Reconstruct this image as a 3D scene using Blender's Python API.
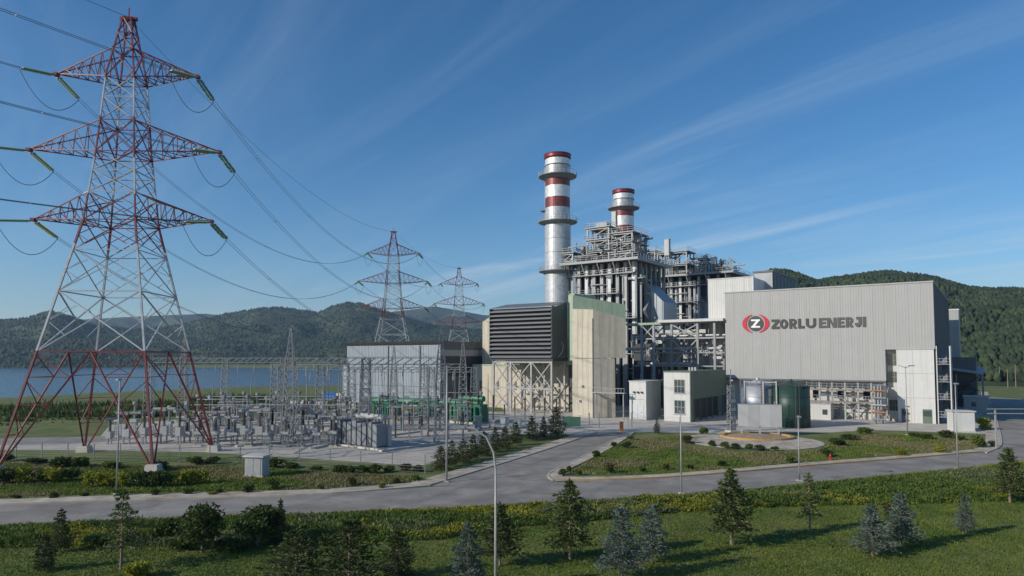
import bpy, math, random
import numpy as np
from mathutils import Vector, Matrix
R = math.radians
scene = bpy.context.scene
for o in list(bpy.data.objects): bpy.data.objects.remove(o)
col = scene.collection
rng = random.Random(7)
nrng = np.random.default_rng(11)

# ------------------------------------------------------------------ camera
CAMH, FOC, PITCH, HOR = 12.0, 683.0, R(3.0), 358.0
SHP = (HOR - 288.0) - FOC*math.tan(PITCH)            # lens shift in pixels
cd = bpy.data.cameras.new('camera'); cam = bpy.data.objects.new('camera', cd); col.objects.link(cam)
cam.location = (0, 0, CAMH); cam.rotation_euler = (R(90)+PITCH, 0, 0)
cd.sensor_width = 36; cd.lens = FOC/1024*36; cd.shift_y = SHP/1024; cd.clip_end = 20000; cd.clip_start = 0.5
scene.camera = cam
scene.render.resolution_x, scene.render.resolution_y = 1024, 576

# ------------------------------------------------------------------ sun, sky, exposure
SUN_EL = R(25.0); sd = Vector((-0.90, -0.436, 0)).normalized()     # horizontal direction towards the sun
sunv = Vector((sd.x*math.cos(SUN_EL), sd.y*math.cos(SUN_EL), math.sin(SUN_EL)))
sl = bpy.data.lights.new('sun', 'SUN'); sl.energy = 4.3; sl.angle = R(0.5); sl.color = (1.0, 0.925, 0.82)
sun = bpy.data.objects.new('sun', sl); col.objects.link(sun); sun.location = (-60, -40, 80)
sun.rotation_euler = sunv.to_track_quat('Z', 'Y').to_euler()
w = bpy.data.worlds.new('World'); scene.world = w; w.use_nodes = True
nt = w.node_tree; N = nt.nodes; L = nt.links; N.clear()
out = N.new('ShaderNodeOutputWorld'); bg = N.new('ShaderNodeBackground'); bg.inputs[1].default_value = 0.115
sky = N.new('ShaderNodeTexSky'); sky.sky_type = 'NISHITA'; sky.sun_disc = False
sky.sun_elevation = SUN_EL; sky.sun_rotation = math.atan2(sd.x, sd.y)
sky.altitude = 300; sky.air_density = 1.0; sky.dust_density = 0.15; sky.ozone_density = 3.5
def mth(op, a, b=None, c=None, clamp=False):
    n = N.new('ShaderNodeMath'); n.operation = op; n.use_clamp = clamp
    for i, v in enumerate((a, b, c)):
        if v is None: continue
        if isinstance(v, (int, float)): n.inputs[i].default_value = v
        else: L.new(v, n.inputs[i])
    return n.outputs[0]
tc = N.new('ShaderNodeTexCoord'); sp = N.new('ShaderNodeSeparateXYZ'); L.new(tc.outputs['Generated'], sp.inputs[0])
zz = mth('ADD', mth('MAXIMUM', sp.outputs[2], 0.0), 0.07)
px_ = mth('DIVIDE', sp.outputs[0], zz); py_ = mth('DIVIDE', sp.outputs[1], zz)
a_ = mth('ADD', mth('MULTIPLY', px_, -0.595), mth('MULTIPLY', py_, 0.80))    # along the streaks
b_ = mth('ADD', mth('MULTIPLY', px_, 0.80), mth('MULTIPLY', py_, 0.595))
def noise2(sa, sb, det, rough, off, dist=0.0):
    cb = N.new('ShaderNodeCombineXYZ'); L.new(mth('MULTIPLY', a_, sa), cb.inputs[0]); L.new(mth('MULTIPLY', b_, sb), cb.inputs[1]); cb.inputs[2].default_value = off
    n = N.new('ShaderNodeTexNoise'); n.inputs['Scale'].default_value = 1; n.inputs['Detail'].default_value = det
    n.inputs['Roughness'].default_value = rough; n.inputs['Distortion'].default_value = dist; L.new(cb.outputs[0], n.inputs['Vector']); return n.outputs[0]
streak = noise2(0.22, 1.5, 7, 0.66, 3.1, 0.9); patch = noise2(0.22, 0.3, 2, 0.5, 8.4, 0.0)
def remap(v, a, b): return mth('DIVIDE', mth('SUBTRACT', v, a), b-a, clamp=True)
cm = mth('MULTIPLY', mth('POWER', remap(streak, 0.45, 0.68), 1.25), remap(patch, 0.28, 0.52))
cm = mth('MULTIPLY', mth('MULTIPLY', cm, 0.62), mth('ADD', mth('MULTIPLY', remap(b_, 1.7, 2.9), 0.84), 0.16))
hsv = N.new('ShaderNodeHueSaturation'); hsv.inputs['Saturation'].default_value = 1.25; hsv.inputs['Value'].default_value = 1.0
L.new(sky.outputs[0], hsv.inputs['Color'])
mix = N.new('ShaderNodeMix'); mix.data_type = 'RGBA'; L.new(cm, mix.inputs[0]); L.new(hsv.outputs[0], mix.inputs[6]); mix.inputs[7].default_value = (5.2, 6.3, 7.4, 1)
L.new(mix.outputs[2], bg.inputs[0]); L.new(bg.outputs[0], out.inputs[0])
vs = scene.view_settings; vs.view_transform = 'Standard'; vs.look = 'None'; vs.exposure = 0.0; vs.gamma = 1; vs.use_curve_mapping = False
scene.render.engine = 'CYCLES'; scene.cycles.max_bounces = 6; scene.cycles.volume_bounces = 0

# ------------------------------------------------------------------ pixels to places
def ray(x, y):
    xc = (x-512)/FOC; yc = (288-y+SHP)/FOC
    c, s = math.cos(PITCH), math.sin(PITCH)
    return Vector((xc, c - yc*s, yc*c + s))
def P(x, y, z=0.0):                                  # where the pixel's ray meets the level z
    d = ray(x, y); t = (z-CAMH)/d.z; return Vector((d.x*t, d.y*t, z))
def PY(x, y, Y):                                     # the pixel's ray at depth Y
    d = ray(x, y); t = Y/d.y; return Vector((d.x*t, Y, CAMH+d.z*t))
def ZP(y, Y): return PY(512, y, Y).z                 # height of pixel row y at depth Y
FX = Vector((0.818, -0.575, 0)); FV = Vector((0.575, 0.818, 0)); RZ = math.atan2(-0.575, 0.818)   # the plant's grid
def on_line(x, p0, d):                               # point of ground line p0+t*d in pixel column x
    k = (x-512)/FOC*math.cos(PITCH)
    t = (k*p0.y - p0.x)/(d.x - k*d.y); return p0 + d*t

# ------------------------------------------------------------------ materials
MATS = {}
def mat(name, color, rough=0.7, metal=0.0, var=0.0, scale=4.0, bump=0.0, bscale=30.0, spec=0.4, streak=0.0, rand=0.0, col2=None, dirt=0.0, coat=0.0, translucent=0.0):
    if name in MATS: return MATS[name]
    m = bpy.data.materials.new(name); m.use_nodes = True; t = m.node_tree; n = t.nodes; l = t.links
    b = n['Principled BSDF']; b.inputs['Roughness'].default_value = rough; b.inputs['Metallic'].default_value = metal
    b.inputs['Specular IOR Level'].default_value = spec
    tcn = n.new('ShaderNodeTexCoord'); geo = n.new('ShaderNodeNewGeometry')
    c = (*color, 1); cur = None
    def mixn(f, A, B):
        x = n.new('ShaderNodeMix'); x.data_type = 'RGBA'
        if isinstance(f, float): x.inputs[0].default_value = f
        else: l.new(f, x.inputs[0])
        for i, v in ((6, A), (7, B)):
            if isinstance(v, tuple): x.inputs[i].default_value = v
            else: l.new(v, x.inputs[i])
        return x.outputs[2]
    def nz(sc, det=4, vec=None, rough_=0.6):
        x = n.new('ShaderNodeTexNoise'); x.inputs['Scale'].default_value = sc; x.inputs['Detail'].default_value = det; x.inputs['Roughness'].default_value = rough_
        l.new(vec if vec else geo.outputs['Position'], x.inputs['Vector']); return x.outputs[0]
    def ramp(v, lo, hi):
        x = n.new('ShaderNodeMapRange'); x.inputs[1].default_value = lo; x.inputs[2].default_value = hi; x.clamp = True; l.new(v, x.inputs[0]); return x.outputs[0]
    base = c
    if col2: base = mixn(ramp(nz(scale*0.5, 5), 0.38, 0.62), c, (*col2, 1))
    if var > 0:
        dk = tuple(max(0, v*(1-var)) for v in color)+(1,); lt = tuple(min(1, v*(1+var)) for v in color)+(1,)
        if col2:
            hs = n.new('ShaderNodeHueSaturation'); l.new(base, hs.inputs['Color'])
            mr = n.new('ShaderNodeMapRange'); mr.inputs[1].default_value = .25; mr.inputs[2].default_value = .75; mr.inputs[3].default_value = 1-var; mr.inputs[4].default_value = 1+var
            l.new(nz(scale, 6), mr.inputs[0]); l.new(mr.outputs[0], hs.inputs['Value']); base = hs.outputs[0]
        else: base = mixn(ramp(nz(scale, 6), 0.28, 0.72), dk, lt)
    if streak > 0:                                   # rain streaks: noise stretched along z
        mp = n.new('ShaderNodeMapping'); mp.inputs['Scale'].default_value = (1.6, 1.6, 0.07); l.new(geo.outputs['Position'], mp.inputs['Vector'])
        base = mixn(ramp(nz(1.0, 5, mp.outputs[0]), 0.48, 0.75), base, tuple(v*(1-streak)*k for v, k in zip(color, (1, .95, .86)))+(1,))
    if dirt > 0:
        base = mixn(ramp(nz(0.35, 6), 0.50, 0.72), base, tuple(v*(1-dirt)*k for v, k in zip(color, (1, .92, .8)))+(1,))
    if rand > 0:
        oi = n.new('ShaderNodeObjectInfo'); hs = n.new('ShaderNodeHueSaturation')
        mr = n.new('ShaderNodeMapRange'); mr.inputs[3].default_value = 1-rand; mr.inputs[4].default_value = 1+rand; l.new(oi.outputs['Random'], mr.inputs[0])
        l.new(mr.outputs[0], hs.inputs['Value'])
        if isinstance(base, tuple): hs.inputs['Color'].default_value = base
        else: l.new(base, hs.inputs['Color'])
        base = hs.outputs[0]
    if isinstance(base, tuple): b.inputs['Base Color'].default_value = base
    else: l.new(base, b.inputs['Base Color'])
    if bump > 0:
        bp = n.new('ShaderNodeBump'); bp.inputs['Strength'].default_value = bump; bp.inputs['Distance'].default_value = 0.05
        l.new(nz(bscale, 4), bp.inputs['Height']); l.new(bp.outputs[0], b.inputs['Normal'])
    if translucent > 0:
        tr = n.new('ShaderNodeBsdfTranslucent'); ms = n.new('ShaderNodeMixShader'); ms.inputs[0].default_value = translucent
        if isinstance(base, tuple): tr.inputs[0].default_value = base
        else: l.new(base, tr.inputs[0])
        o = n['Material Output']; l.new(b.outputs[0], ms.inputs[1]); l.new(tr.outputs[0], ms.inputs[2]); l.new(ms.outputs[0], o.inputs[0])
    MATS[name] = m; return m
def banded(name, bands, rough=0.6, dull=0.0):        # paint bands by height: [(z_from, colour), ...] ascending, in object space
    m = mat(name, bands[0][1], rough); t = m.node_tree; n = t.nodes; l = t.links
    tcn = n.new('ShaderNodeTexCoord'); s = n.new('ShaderNodeSeparateXYZ'); l.new(tcn.outputs['Object'], s.inputs[0])
    mr = n.new('ShaderNodeMapRange'); zmax = 80.0; mr.inputs[2].default_value = zmax; l.new(s.outputs[2], mr.inputs[0])
    cr = n.new('ShaderNodeValToRGB'); cr.color_ramp.interpolation = 'CONSTANT'; e = cr.color_ramp.elements
    while len(e) > 1: e.remove(e[-1])
    e[0].position = 0; e[0].color = (*bands[0][1], 1)
    for z, c in bands[1:]:
        q = e.new(z/zmax); q.color = (*c, 1)
    l.new(mr.outputs[0], cr.inputs[0])
    nz = n.new('ShaderNodeTexNoise'); nz.inputs['Scale'].default_value = 1.3; nz.inputs['Detail'].default_value = 6; l.new(tcn.outputs['Object'], nz.inputs['Vector'])
    m2 = n.new('ShaderNodeMapRange'); m2.inputs[1].default_value = .3; m2.inputs[2].default_value = .7; m2.inputs[3].default_value = 0.78; m2.inputs[4].default_value = 1.12; l.new(nz.outputs[0], m2.inputs[0])
    n['Principled BSDF'].inputs['Metallic'].default_value = dull
    hs = n.new('ShaderNodeHueSaturation'); l.new(cr.outputs[0], hs.inputs['Color']); l.new(m2.outputs[0], hs.inputs['Value'])
    l.new(hs.outputs[0], n['Principled BSDF'].inputs['Base Color']); return m

M_GREY   = mat('grey_cladding', (0.37, 0.37, 0.36), 0.55, var=0.04, scale=0.5, streak=0.05, rand=0.012)
M_GREYS  = mat('grey_sheet', (0.38, 0.385, 0.385), 0.6, var=0.06, scale=0.7, streak=0.12)
M_WHITE  = mat('white_cladding', (0.58, 0.575, 0.55), 0.6, var=0.05, scale=0.7, streak=0.14)
M_WHITE2 = mat('white_render', (0.54, 0.53, 0.505), 0.75, var=0.06, scale=1.2, streak=0.18)
M_CREAM  = mat('cream_cladding', (0.54, 0.485, 0.385), 0.65, var=0.09, scale=0.8, streak=0.34, rand=0.03)
M_GREENL = mat('pale_green_paint', (0.33, 0.42, 0.30), 0.6, var=0.08, scale=0.8, streak=0.2)
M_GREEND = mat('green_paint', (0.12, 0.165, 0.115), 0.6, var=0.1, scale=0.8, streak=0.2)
M_TANK   = mat('dark_green_tank', (0.022, 0.058, 0.045), 0.45, var=0.12, scale=0.8, streak=0.2)
M_GTRAFO = mat('green_machine', (0.02, 0.16, 0.08), 0.45, var=0.15, scale=2)
M_STEEL  = mat('galvanised_steel', (0.25, 0.26, 0.265), 0.5, metal=0.25, var=0.12, scale=2)
M_STEELL = mat('pale_steel', (0.35, 0.35, 0.345), 0.5, metal=0.1, var=0.12, scale=2)
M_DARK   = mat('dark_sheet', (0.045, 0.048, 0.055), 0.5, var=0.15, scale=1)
M_LOUV   = mat('slate_louvre', (0.10, 0.105, 0.115), 0.45, var=0.1, scale=1)
M_BLACK  = mat('black_void', (0.012, 0.013, 0.015), 0.8)
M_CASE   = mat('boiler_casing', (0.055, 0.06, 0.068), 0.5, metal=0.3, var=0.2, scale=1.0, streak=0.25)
M_ALU    = mat('aluminium_lagging', (0.42, 0.43, 0.44), 0.5, metal=0.4, var=0.12, scale=1.2)
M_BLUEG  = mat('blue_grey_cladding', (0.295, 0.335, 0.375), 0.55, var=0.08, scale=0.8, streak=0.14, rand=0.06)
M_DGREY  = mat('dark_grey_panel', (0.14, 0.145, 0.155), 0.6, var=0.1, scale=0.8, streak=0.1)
M_GLASS  = mat('window_glass', (0.06, 0.08, 0.085), 0.08, spec=0.7)
M_CONC   = mat('concrete', (0.50, 0.465, 0.405), 0.9, var=0.14, scale=0.5, bump=0.3, bscale=6, dirt=0.25)
M_KERB   = mat('kerb_concrete', (0.46, 0.40, 0.31), 0.9, var=0.2, scale=0.9, dirt=0.3)
M_SIDE   = mat('footway_paving', (0.44, 0.37, 0.28), 0.9, var=0.25, scale=0.9, dirt=0.45, col2=(0.50, 0.44, 0.355))
M_ASPH   = mat('asphalt', (0.245, 0.222, 0.190), 0.85, var=0.2, scale=0.3, bump=0.25, bscale=25, col2=(0.30, 0.272, 0.235), dirt=0.2)
M_GRAV   = mat('yard_gravel', (0.52, 0.47, 0.395), 0.95, var=0.2, scale=0.9, bump=0.6, bscale=9, col2=(0.43, 0.39, 0.33), dirt=0.25)
M_ORANGE = mat('ochre_kerb', (0.46, 0.27, 0.10), 0.85, var=0.2, scale=3)
M_RED    = mat('red_paint', (0.42, 0.03, 0.02), 0.5)
M_LRED   = mat('emblem_red', (0.52, 0.018, 0.045), 0.5)
M_LDARK  = mat('letter_grey', (0.055, 0.055, 0.055), 0.55)
M_LGREY  = mat('letter_mid_grey', (0.085, 0.085, 0.083), 0.55)
M_LWHITE = mat('emblem_white', (0.80, 0.80, 0.80), 0.5)
M_PORC   = mat('insulator_porcelain', (0.26, 0.255, 0.25), 0.4, rand=0.35)
M_BROWN  = mat('brown_porcelain', (0.10, 0.045, 0.03), 0.3)
M_GLASSG = mat('green_glass_insulator', (0.20, 0.30, 0.19), 0.25)
M_WIRE   = mat('conductor', (0.16, 0.17, 0.18), 0.5, metal=0.4)
M_BLUE   = mat('blue_sheet', (0.03, 0.17, 0.42), 0.5)
M_BARK   = mat('bark', (0.22, 0.17, 0.13), 0.9, var=0.3, scale=8)
M_RUST   = mat('rust_orange', (0.42, 0.15, 0.05), 0.8)
RED_, WHT_ = (0.165, 0.028, 0.030), (0.40, 0.42, 0.45)
M_PYL = banded('pylon_paint', [(0, RED_), (12.7, WHT_), (24.8, RED_), (30.7, WHT_), (35.2, RED_), (40.1, WHT_), (45.0, RED_)], 0.5)
SRED, SSIL = (0.20, 0.062, 0.055), (0.52, 0.53, 0.54)
def leafmat(name, c1, c2, rough=0.6): return mat(name, c1, rough, col2=c2, scale=3.0, var=0.3, rand=0.15, spec=0.2, translucent=0.32)
M_PINE   = leafmat('pine_needles', (0.068, 0.098, 0.025), (0.108, 0.138, 0.036))
M_DPINE  = leafmat('dark_needles', (0.042, 0.064, 0.019), (0.074, 0.100, 0.028))
M_BLUES  = leafmat('blue_spruce_needles', (0.088, 0.128, 0.100), (0.150, 0.195, 0.165))
M_LEAF   = leafmat('green_leaves', (0.075, 0.115, 0.022), (0.125, 0.165, 0.032))
M_DLEAF  = leafmat('dark_leaves', (0.046, 0.070, 0.016), (0.080, 0.112, 0.026))
M_YLEAF  = leafmat('yellow_green_leaves', (0.20, 0.225, 0.022), (0.29, 0.275, 0.028))
M_BRLEAF = leafmat('brownish_leaves', (0.11, 0.075, 0.035), (0.08, 0.09, 0.03))
M_GRASS  = mat('grass_blades', (0.085, 0.145, 0.014), 0.6, col2=(0.150, 0.178, 0.026), scale=0.5, var=0.3, spec=0.2, translucent=0.25)
M_HERB   = leafmat('tall_herbs', (0.070, 0.115, 0.022), (0.115, 0.158, 0.032))
M_FLOW   = leafmat('yellow_flowers', (0.42, 0.36, 0.015), (0.30, 0.30, 0.02))

# ------------------------------------------------------------------ mesh helpers
class MB:
    def __init__(s): s.v = []; s.f = []
    def add(s, vs, fs):
        k = len(s.v); s.v += [tuple(p) for p in vs]; s.f += [tuple(i+k for i in f) for f in fs]; return s
    def hexa(s, p): return s.add(p, [(3,2,1,0),(4,5,6,7),(0,1,5,4),(1,2,6,5),(2,3,7,6),(3,0,4,7)])   # 4 bottom + 4 top
    def box(s, x0, x1, y0, y1, z0, z1):
        return s.hexa([(x0,y0,z0),(x1,y0,z0),(x1,y1,z0),(x0,y1,z0),(x0,y0,z1),(x1,y0,z1),(x1,y1,z1),(x0,y1,z1)])
    def bar(s, a, b, w, h=None, caps=True):
        a = Vector(a); b = Vector(b); d = b-a
        if d.length < 1e-6: return s
        d.normalize(); up = Vector((0,0,1)) if abs(d.z) < 0.95 else Vector((1,0,0))
        x = d.cross(up).normalized(); y = x.cross(d); h = h or w; x = x*(w/2); y = y*(h/2)
        return s.hexa([a-x-y, a+x-y, a+x+y, a-x+y, b-x-y, b+x-y, b+x+y, b-x+y]) if caps else s.add([a-x-y, a+x-y, a+x+y, a-x+y, b-x-y, b+x-y, b+x+y, b-x+y], [(0,1,5,4),(1,2,6,5),(2,3,7,6),(3,0,4,7)])
    def tube(s, a, b, r0, r1=None, n=8, caps=True):
        a = Vector(a); b = Vector(b); d = (b-a).normalized(); r1 = r0 if r1 is None else r1
        up = Vector((0,0,1)) if abs(d.z) < 0.95 else Vector((1,0,0)); x = d.cross(up).normalized(); y = x.cross(d)
        vs = []
        for p, r in ((a, r0), (b, r1)):
            for i in range(n):
                t = 2*math.pi*i/n; vs.append(p + x*(r*math.cos(t)) + y*(r*math.sin(t)))
        fs = [(i, (i+1)%n, n+(i+1)%n, n+i) for i in range(n)]
        if caps: fs += [tuple(range(n-1,-1,-1)), tuple(range(n, 2*n))]
        return s.add(vs, fs)
    def path(s, pts, r, n=5):
        for a, b in zip(pts[:-1], pts[1:]): s.tube(a, b, r, n=n, caps=False)
        return s
    def lathe(s, prof, n=16, c=(0,0,0)):             # prof [(r,z)...] bottom to top
        vs = []; fs = []
        for r, z in prof:
            for i in range(n):
                t = 2*math.pi*i/n; vs.append((c[0]+r*math.cos(t), c[1]+r*math.sin(t), c[2]+z))
        for k in range(len(prof)-1):
            for i in range(n): fs.append((k*n+i, k*n+(i+1)%n, (k+1)*n+(i+1)%n, (k+1)*n+i))
        fs += [tuple(range(n-1,-1,-1)), tuple(range((len(prof)-1)*n, len(prof)*n))]
        return s.add(vs, fs)
    def poly(s, pts, z0, z1):                        # prism from a plan outline
        n = len(pts); vs = [(p[0],p[1],z0) for p in pts]+[(p[0],p[1],z1) for p in pts]
        return s.add(vs, [tuple(range(n-1,-1,-1)), tuple(range(n,2*n))]+[(i,(i+1)%n,n+(i+1)%n,n+i) for i in range(n)])
    def sheet(s, pts, z): return s.add([(p[0],p[1],z) for p in pts], [tuple(range(len(pts)))])
    def xf(s, mtx): s.v = [tuple(mtx @ Vector(p)) for p in s.v]; return s
    def mesh(s, name, m, smooth=False):
        me = bpy.data.meshes.new(name); me.from_pydata(s.v, [], s.f); me.materials.append(m)
        if smooth: me.shade_smooth()
        me.update(); return me
    def build(s, name, m, parent=None, smooth=False):
        o = link(name, s.mesh(name, m, smooth), parent)
        if name in ('pipework', 'steelwork', 'lattice', 'lattice_bracing', 'stair_railing', 'railing', 'fence_wire'): o['kind'] = 'stuff'   # too fine to pick apart
        return o
def link(name, me, parent=None, loc=None):
    o = bpy.data.objects.new(name, me); col.objects.link(o)
    if parent: o.parent = parent
    if loc is not None: o.location = loc
    return o
def tag(o, label=None, cat=None, group=None, kind=None):
    if label: o['label'] = label
    if cat: o['category'] = cat
    if group: o['group'] = group
    if kind: o['kind'] = kind
    return o
def thing(name, loc=(0,0,0), rz=0.0, label=None, cat=None, group=None):
    o = bpy.data.objects.new(name, None); col.objects.link(o); o.empty_display_size = 0.3
    o.location = loc; o.rotation_euler = (0,0,rz); return tag(o, label, cat, group)
KIDS = {}
def copy_tree(o, parent=None, src=None):
    c = o.copy(); col.objects.link(c); c.parent = parent
    for ch in [k for k in ALLKIDS(o)]: copy_tree(ch, c)
    return c
def ALLKIDS(o): return [k for k in bpy.data.objects if k.parent == o] if o.name not in KIDS else KIDS[o.name]
def remember(o):                                     # list the parts once so that copying is quick
    KIDS[o.name] = [k for k in bpy.data.objects if k.parent == o]
    for k in KIDS[o.name]: KIDS[k.name] = [q for q in bpy.data.objects if q.parent == k]
    return o
def struct(o): o['kind'] = 'structure'; return o
def stuff(o, label=None, cat=None): return tag(o, label, cat, None, 'stuff')
ORD = ['first','second','third','fourth','fifth','sixth','seventh','eighth','ninth','tenth','eleventh','twelfth','thirteenth','fourteenth','fifteenth','sixteenth','seventeenth','eighteenth','nineteenth','twentieth']
def ordw(i):
    if i < 20: return ORD[i]
    tens = {2:'twenty', 3:'thirty', 4:'forty'}[(i+1)//10]; u = (i+1) % 10
    return tens+'-'+ORD[u-1] if u else {3:'thirtieth',4:'fortieth'}[(i+1)//10]
def np_mesh(name, verts, faces, m, parent=None):     # big meshes; faces (n,3) or (n,4)
    me = bpy.data.meshes.new(name); nf, k = faces.shape
    me.vertices.add(len(verts)); me.vertices.foreach_set('co', verts.astype(np.float32).ravel())
    me.loops.add(nf*k); me.loops.foreach_set('vertex_index', faces.astype(np.int32).ravel())
    me.polygons.add(nf); me.polygons.foreach_set('loop_start', np.arange(0, nf*k, k, dtype=np.int32))
    me.update(calc_edges=True); me.materials.append(m); return link(name, me, parent)
def vnoise(x, y, seed=0):                            # smooth value noise, arrays
    xi = np.floor(x).astype(np.int64); yi = np.floor(y).astype(np.int64); fx = x-xi; fy = y-yi
    def h(a, b): 
        q = (a*374761393 + b*668265263 + seed*974634) & 0x7fffffff; q = ((q ^ (q >> 13))*1274126177) & 0x7fffffff
        return (q & 0xffff)/65535.0
    fx = fx*fx*(3-2*fx); fy = fy*fy*(3-2*fy)
    return (h(xi,yi)*(1-fx)+h(xi+1,yi)*fx)*(1-fy)+(h(xi,yi+1)*(1-fx)+h(xi+1,yi+1)*fx)*fy
def fbm(x, y, o=4, seed=0):
    s = 0; a = 0.5
    for k in range(o): s = s + a*vnoise(x*2**k, y*2**k, seed+k); a *= 0.5
    return s

# ------------------------------------------------------------------ terrain, lake, hills
LAKEZ = -4.0
shore_px = [(-260,409),(-100,408),(0,408),(60,404),(130,400),(200,396),(260,394),(330,393),(380,391),(430,389),(520,386),(560,384)]
SH = [P(x, y, LAKEZ) for x, y in shore_px]
sh_az = np.array([math.atan2(p.x, p.y) for p in SH]); sh_r = np.array([p.xy.length for p in SH])
az = np.radians(np.concatenate([np.arange(-78, 78.01, 0.75)])); rr = np.geomspace(8, 6500, 190)
A, RR = np.meshgrid(az, rr, indexing='ij'); TX = RR*np.sin(A); TY = RR*np.cos(A)
def ground_z(a, r, x, y):
    s = np.interp(a, sh_az, sh_r)*(1+0.05*(fbm(x/40, y/40, 3, 5)-0.5))
    left = np.clip((0.10 - a)/0.1, 0, 1)             # the lake lies to the left of the plant
    d = (r - s)
    near = np.clip(d/16+0.75, 0, 1)
    far = np.clip((1360 + 180*np.sin(a*9+1) - r)/120, 0, 1)
    z = -9.0*near*near*(3-2*near)*left*far
    roll = np.clip((r-230)/200, 0, 1)*(1-left)*2.0*(fbm(x/90, y/90, 3, 9)-0.3)
    return z + roll
TZ = ground_z(A, RR, TX, TY)
na, nr = A.shape; idx = np.arange(na*nr).reshape(na, nr)
faces = np.stack([idx[:-1,:-1], idx[1:,:-1], idx[1:,1:], idx[:-1,1:]], -1).reshape(-1,4)[:, ::-1]
m = mat('meadow', (0.098, 0.138, 0.022), 0.95, var=0.3, scale=0.22, col2=(0.150, 0.152, 0.045), bump=0.8, bscale=4)
g = np_mesh('ground', np.stack([TX, TY, TZ], -1).reshape(-1,3), faces, m); g.data.shade_smooth(); struct(g)
mw = mat('lake_water', (0.055, 0.095, 0.145), 0.16, spec=0.5)
t = mw.node_tree; bp = t.nodes.new('ShaderNodeBump'); nz_ = t.nodes.new('ShaderNodeTexNoise'); ge = t.nodes.new('ShaderNodeNewGeometry'); mp = t.nodes.new('ShaderNodeMapping')
mp.inputs['Scale'].default_value = (0.25, 0.6, 1); t.links.new(ge.outputs['Position'], mp.inputs['Vector']); t.links.new(mp.outputs[0], nz_.inputs['Vector']); nz_.inputs['Scale'].default_value = 1; nz_.inputs['Detail'].default_value = 5
bp.inputs['Strength'].default_value = 0.6; bp.inputs['Distance'].default_value = 0.5; t.links.new(nz_.outputs[0], bp.inputs['Height']); t.links.new(bp.outputs[0], t.nodes['Principled BSDF'].inputs['Normal'])
struct(MB().sheet([(-2600,120),(260,120),(260,1900),(-2600,1900)], LAKEZ).build('lake', mw))

M_FOREST = mat('forest_canopy', (0.030, 0.048, 0.020), 0.9, var=0.35, scale=0.06, col2=(0.055, 0.075, 0.030), bump=1.0, bscale=0.25)
M_FARF   = mat('far_woodland', (0.032, 0.050, 0.022), 0.9, var=0.4, scale=0.02, col2=(0.070, 0.085, 0.036), bump=1.0, bscale=0.12)
M_FARTREE = mat('far_tree_crowns', (0.026, 0.043, 0.019), 0.9, var=0.4, scale=0.03, col2=(0.050, 0.070, 0.030))
M_HTREE  = mat('hill_tree_crowns', (0.022, 0.038, 0.017), 0.9, var=0.45, scale=0.12, col2=(0.046, 0.068, 0.026))
def hill(name, sil, r0, rc, r1, m, seed, amp, na=300, nr=70, foot_z=-1.0):
    xs = np.array([s[0] for s in sil], float); ys = np.array([s[1] for s in sil], float)
    a_lo, a_hi = [math.atan2((x-512)/FOC, 1) for x in (xs[0], xs[-1])]
    a = np.linspace(a_lo, a_hi, na); px = 512+FOC*np.tan(a); sy = np.interp(px, xs, ys)
    h = (HOR - sy)/FOC*np.cos(a)*rc + CAMH           # crest height at range rc
    t = np.linspace(0, 1, nr)
    Aa, T = np.meshgrid(a, t, indexing='ij'); H = h[:,None]
    wob = 0.16*(fbm(Aa*14+seed, Aa*0+1.5, 3, seed)-0.5)
    tc_ = (rc-r0)/(r1-r0)
    Rg = r0 + (r1-r0)*T
    X = Rg*np.sin(Aa); Y = Rg*np.cos(Aa)
    up = np.clip(T/tc_, 0, 1); dn = np.clip((T-tc_)/(1-tc_), 0, 1)
    prof = np.where(T < tc_, np.sin(up*math.pi/2)**1.15, np.cos(dn*math.pi/2))
    sc = (rc-r0)
    spur = np.abs(fbm(X/(sc*0.42), Y/(sc*0.42), 4, seed)-0.47)*2
    rel = np.clip(up, 0, 1)*(1-np.clip(up, 0, 1))**0.7*2.2
    Z = foot_z + (H-foot_z)*(prof - amp*rel*np.clip(spur*1.9, 0, 1.0)*np.where(T < tc_, 1, 0))
    ii = np.arange(na*nr).reshape(na, nr)
    f = np.stack([ii[:-1,:-1], ii[1:,:-1], ii[1:,1:], ii[:-1,1:]], -1).reshape(-1,4)[:, ::-1]
    o = np_mesh(name, np.stack([X, Y, Z], -1).reshape(-1,3), f, m); o.data.shade_smooth(); struct(o)
    def sample(n, tmin=0.02, tmax=None):
        tmax = tmax or min(1, tc_*1.12)
        ia = nrng.random(n)*(na-1.001); it = (tmin+(tmax-tmin)*nrng.random(n)**0.85)*(nr-1.001)
        i0 = ia.astype(int); j0 = it.astype(int); fa = ia-i0; fj = it-j0
        def lerp(Q): return (Q[i0,j0]*(1-fa)+Q[i0+1,j0]*fa)*(1-fj)+(Q[i0,j0+1]*(1-fa)+Q[i0+1,j0+1]*fa)*fj
        return np.stack([lerp(X), lerp(Y), lerp(Z)], -1)
    return o, sample
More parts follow.
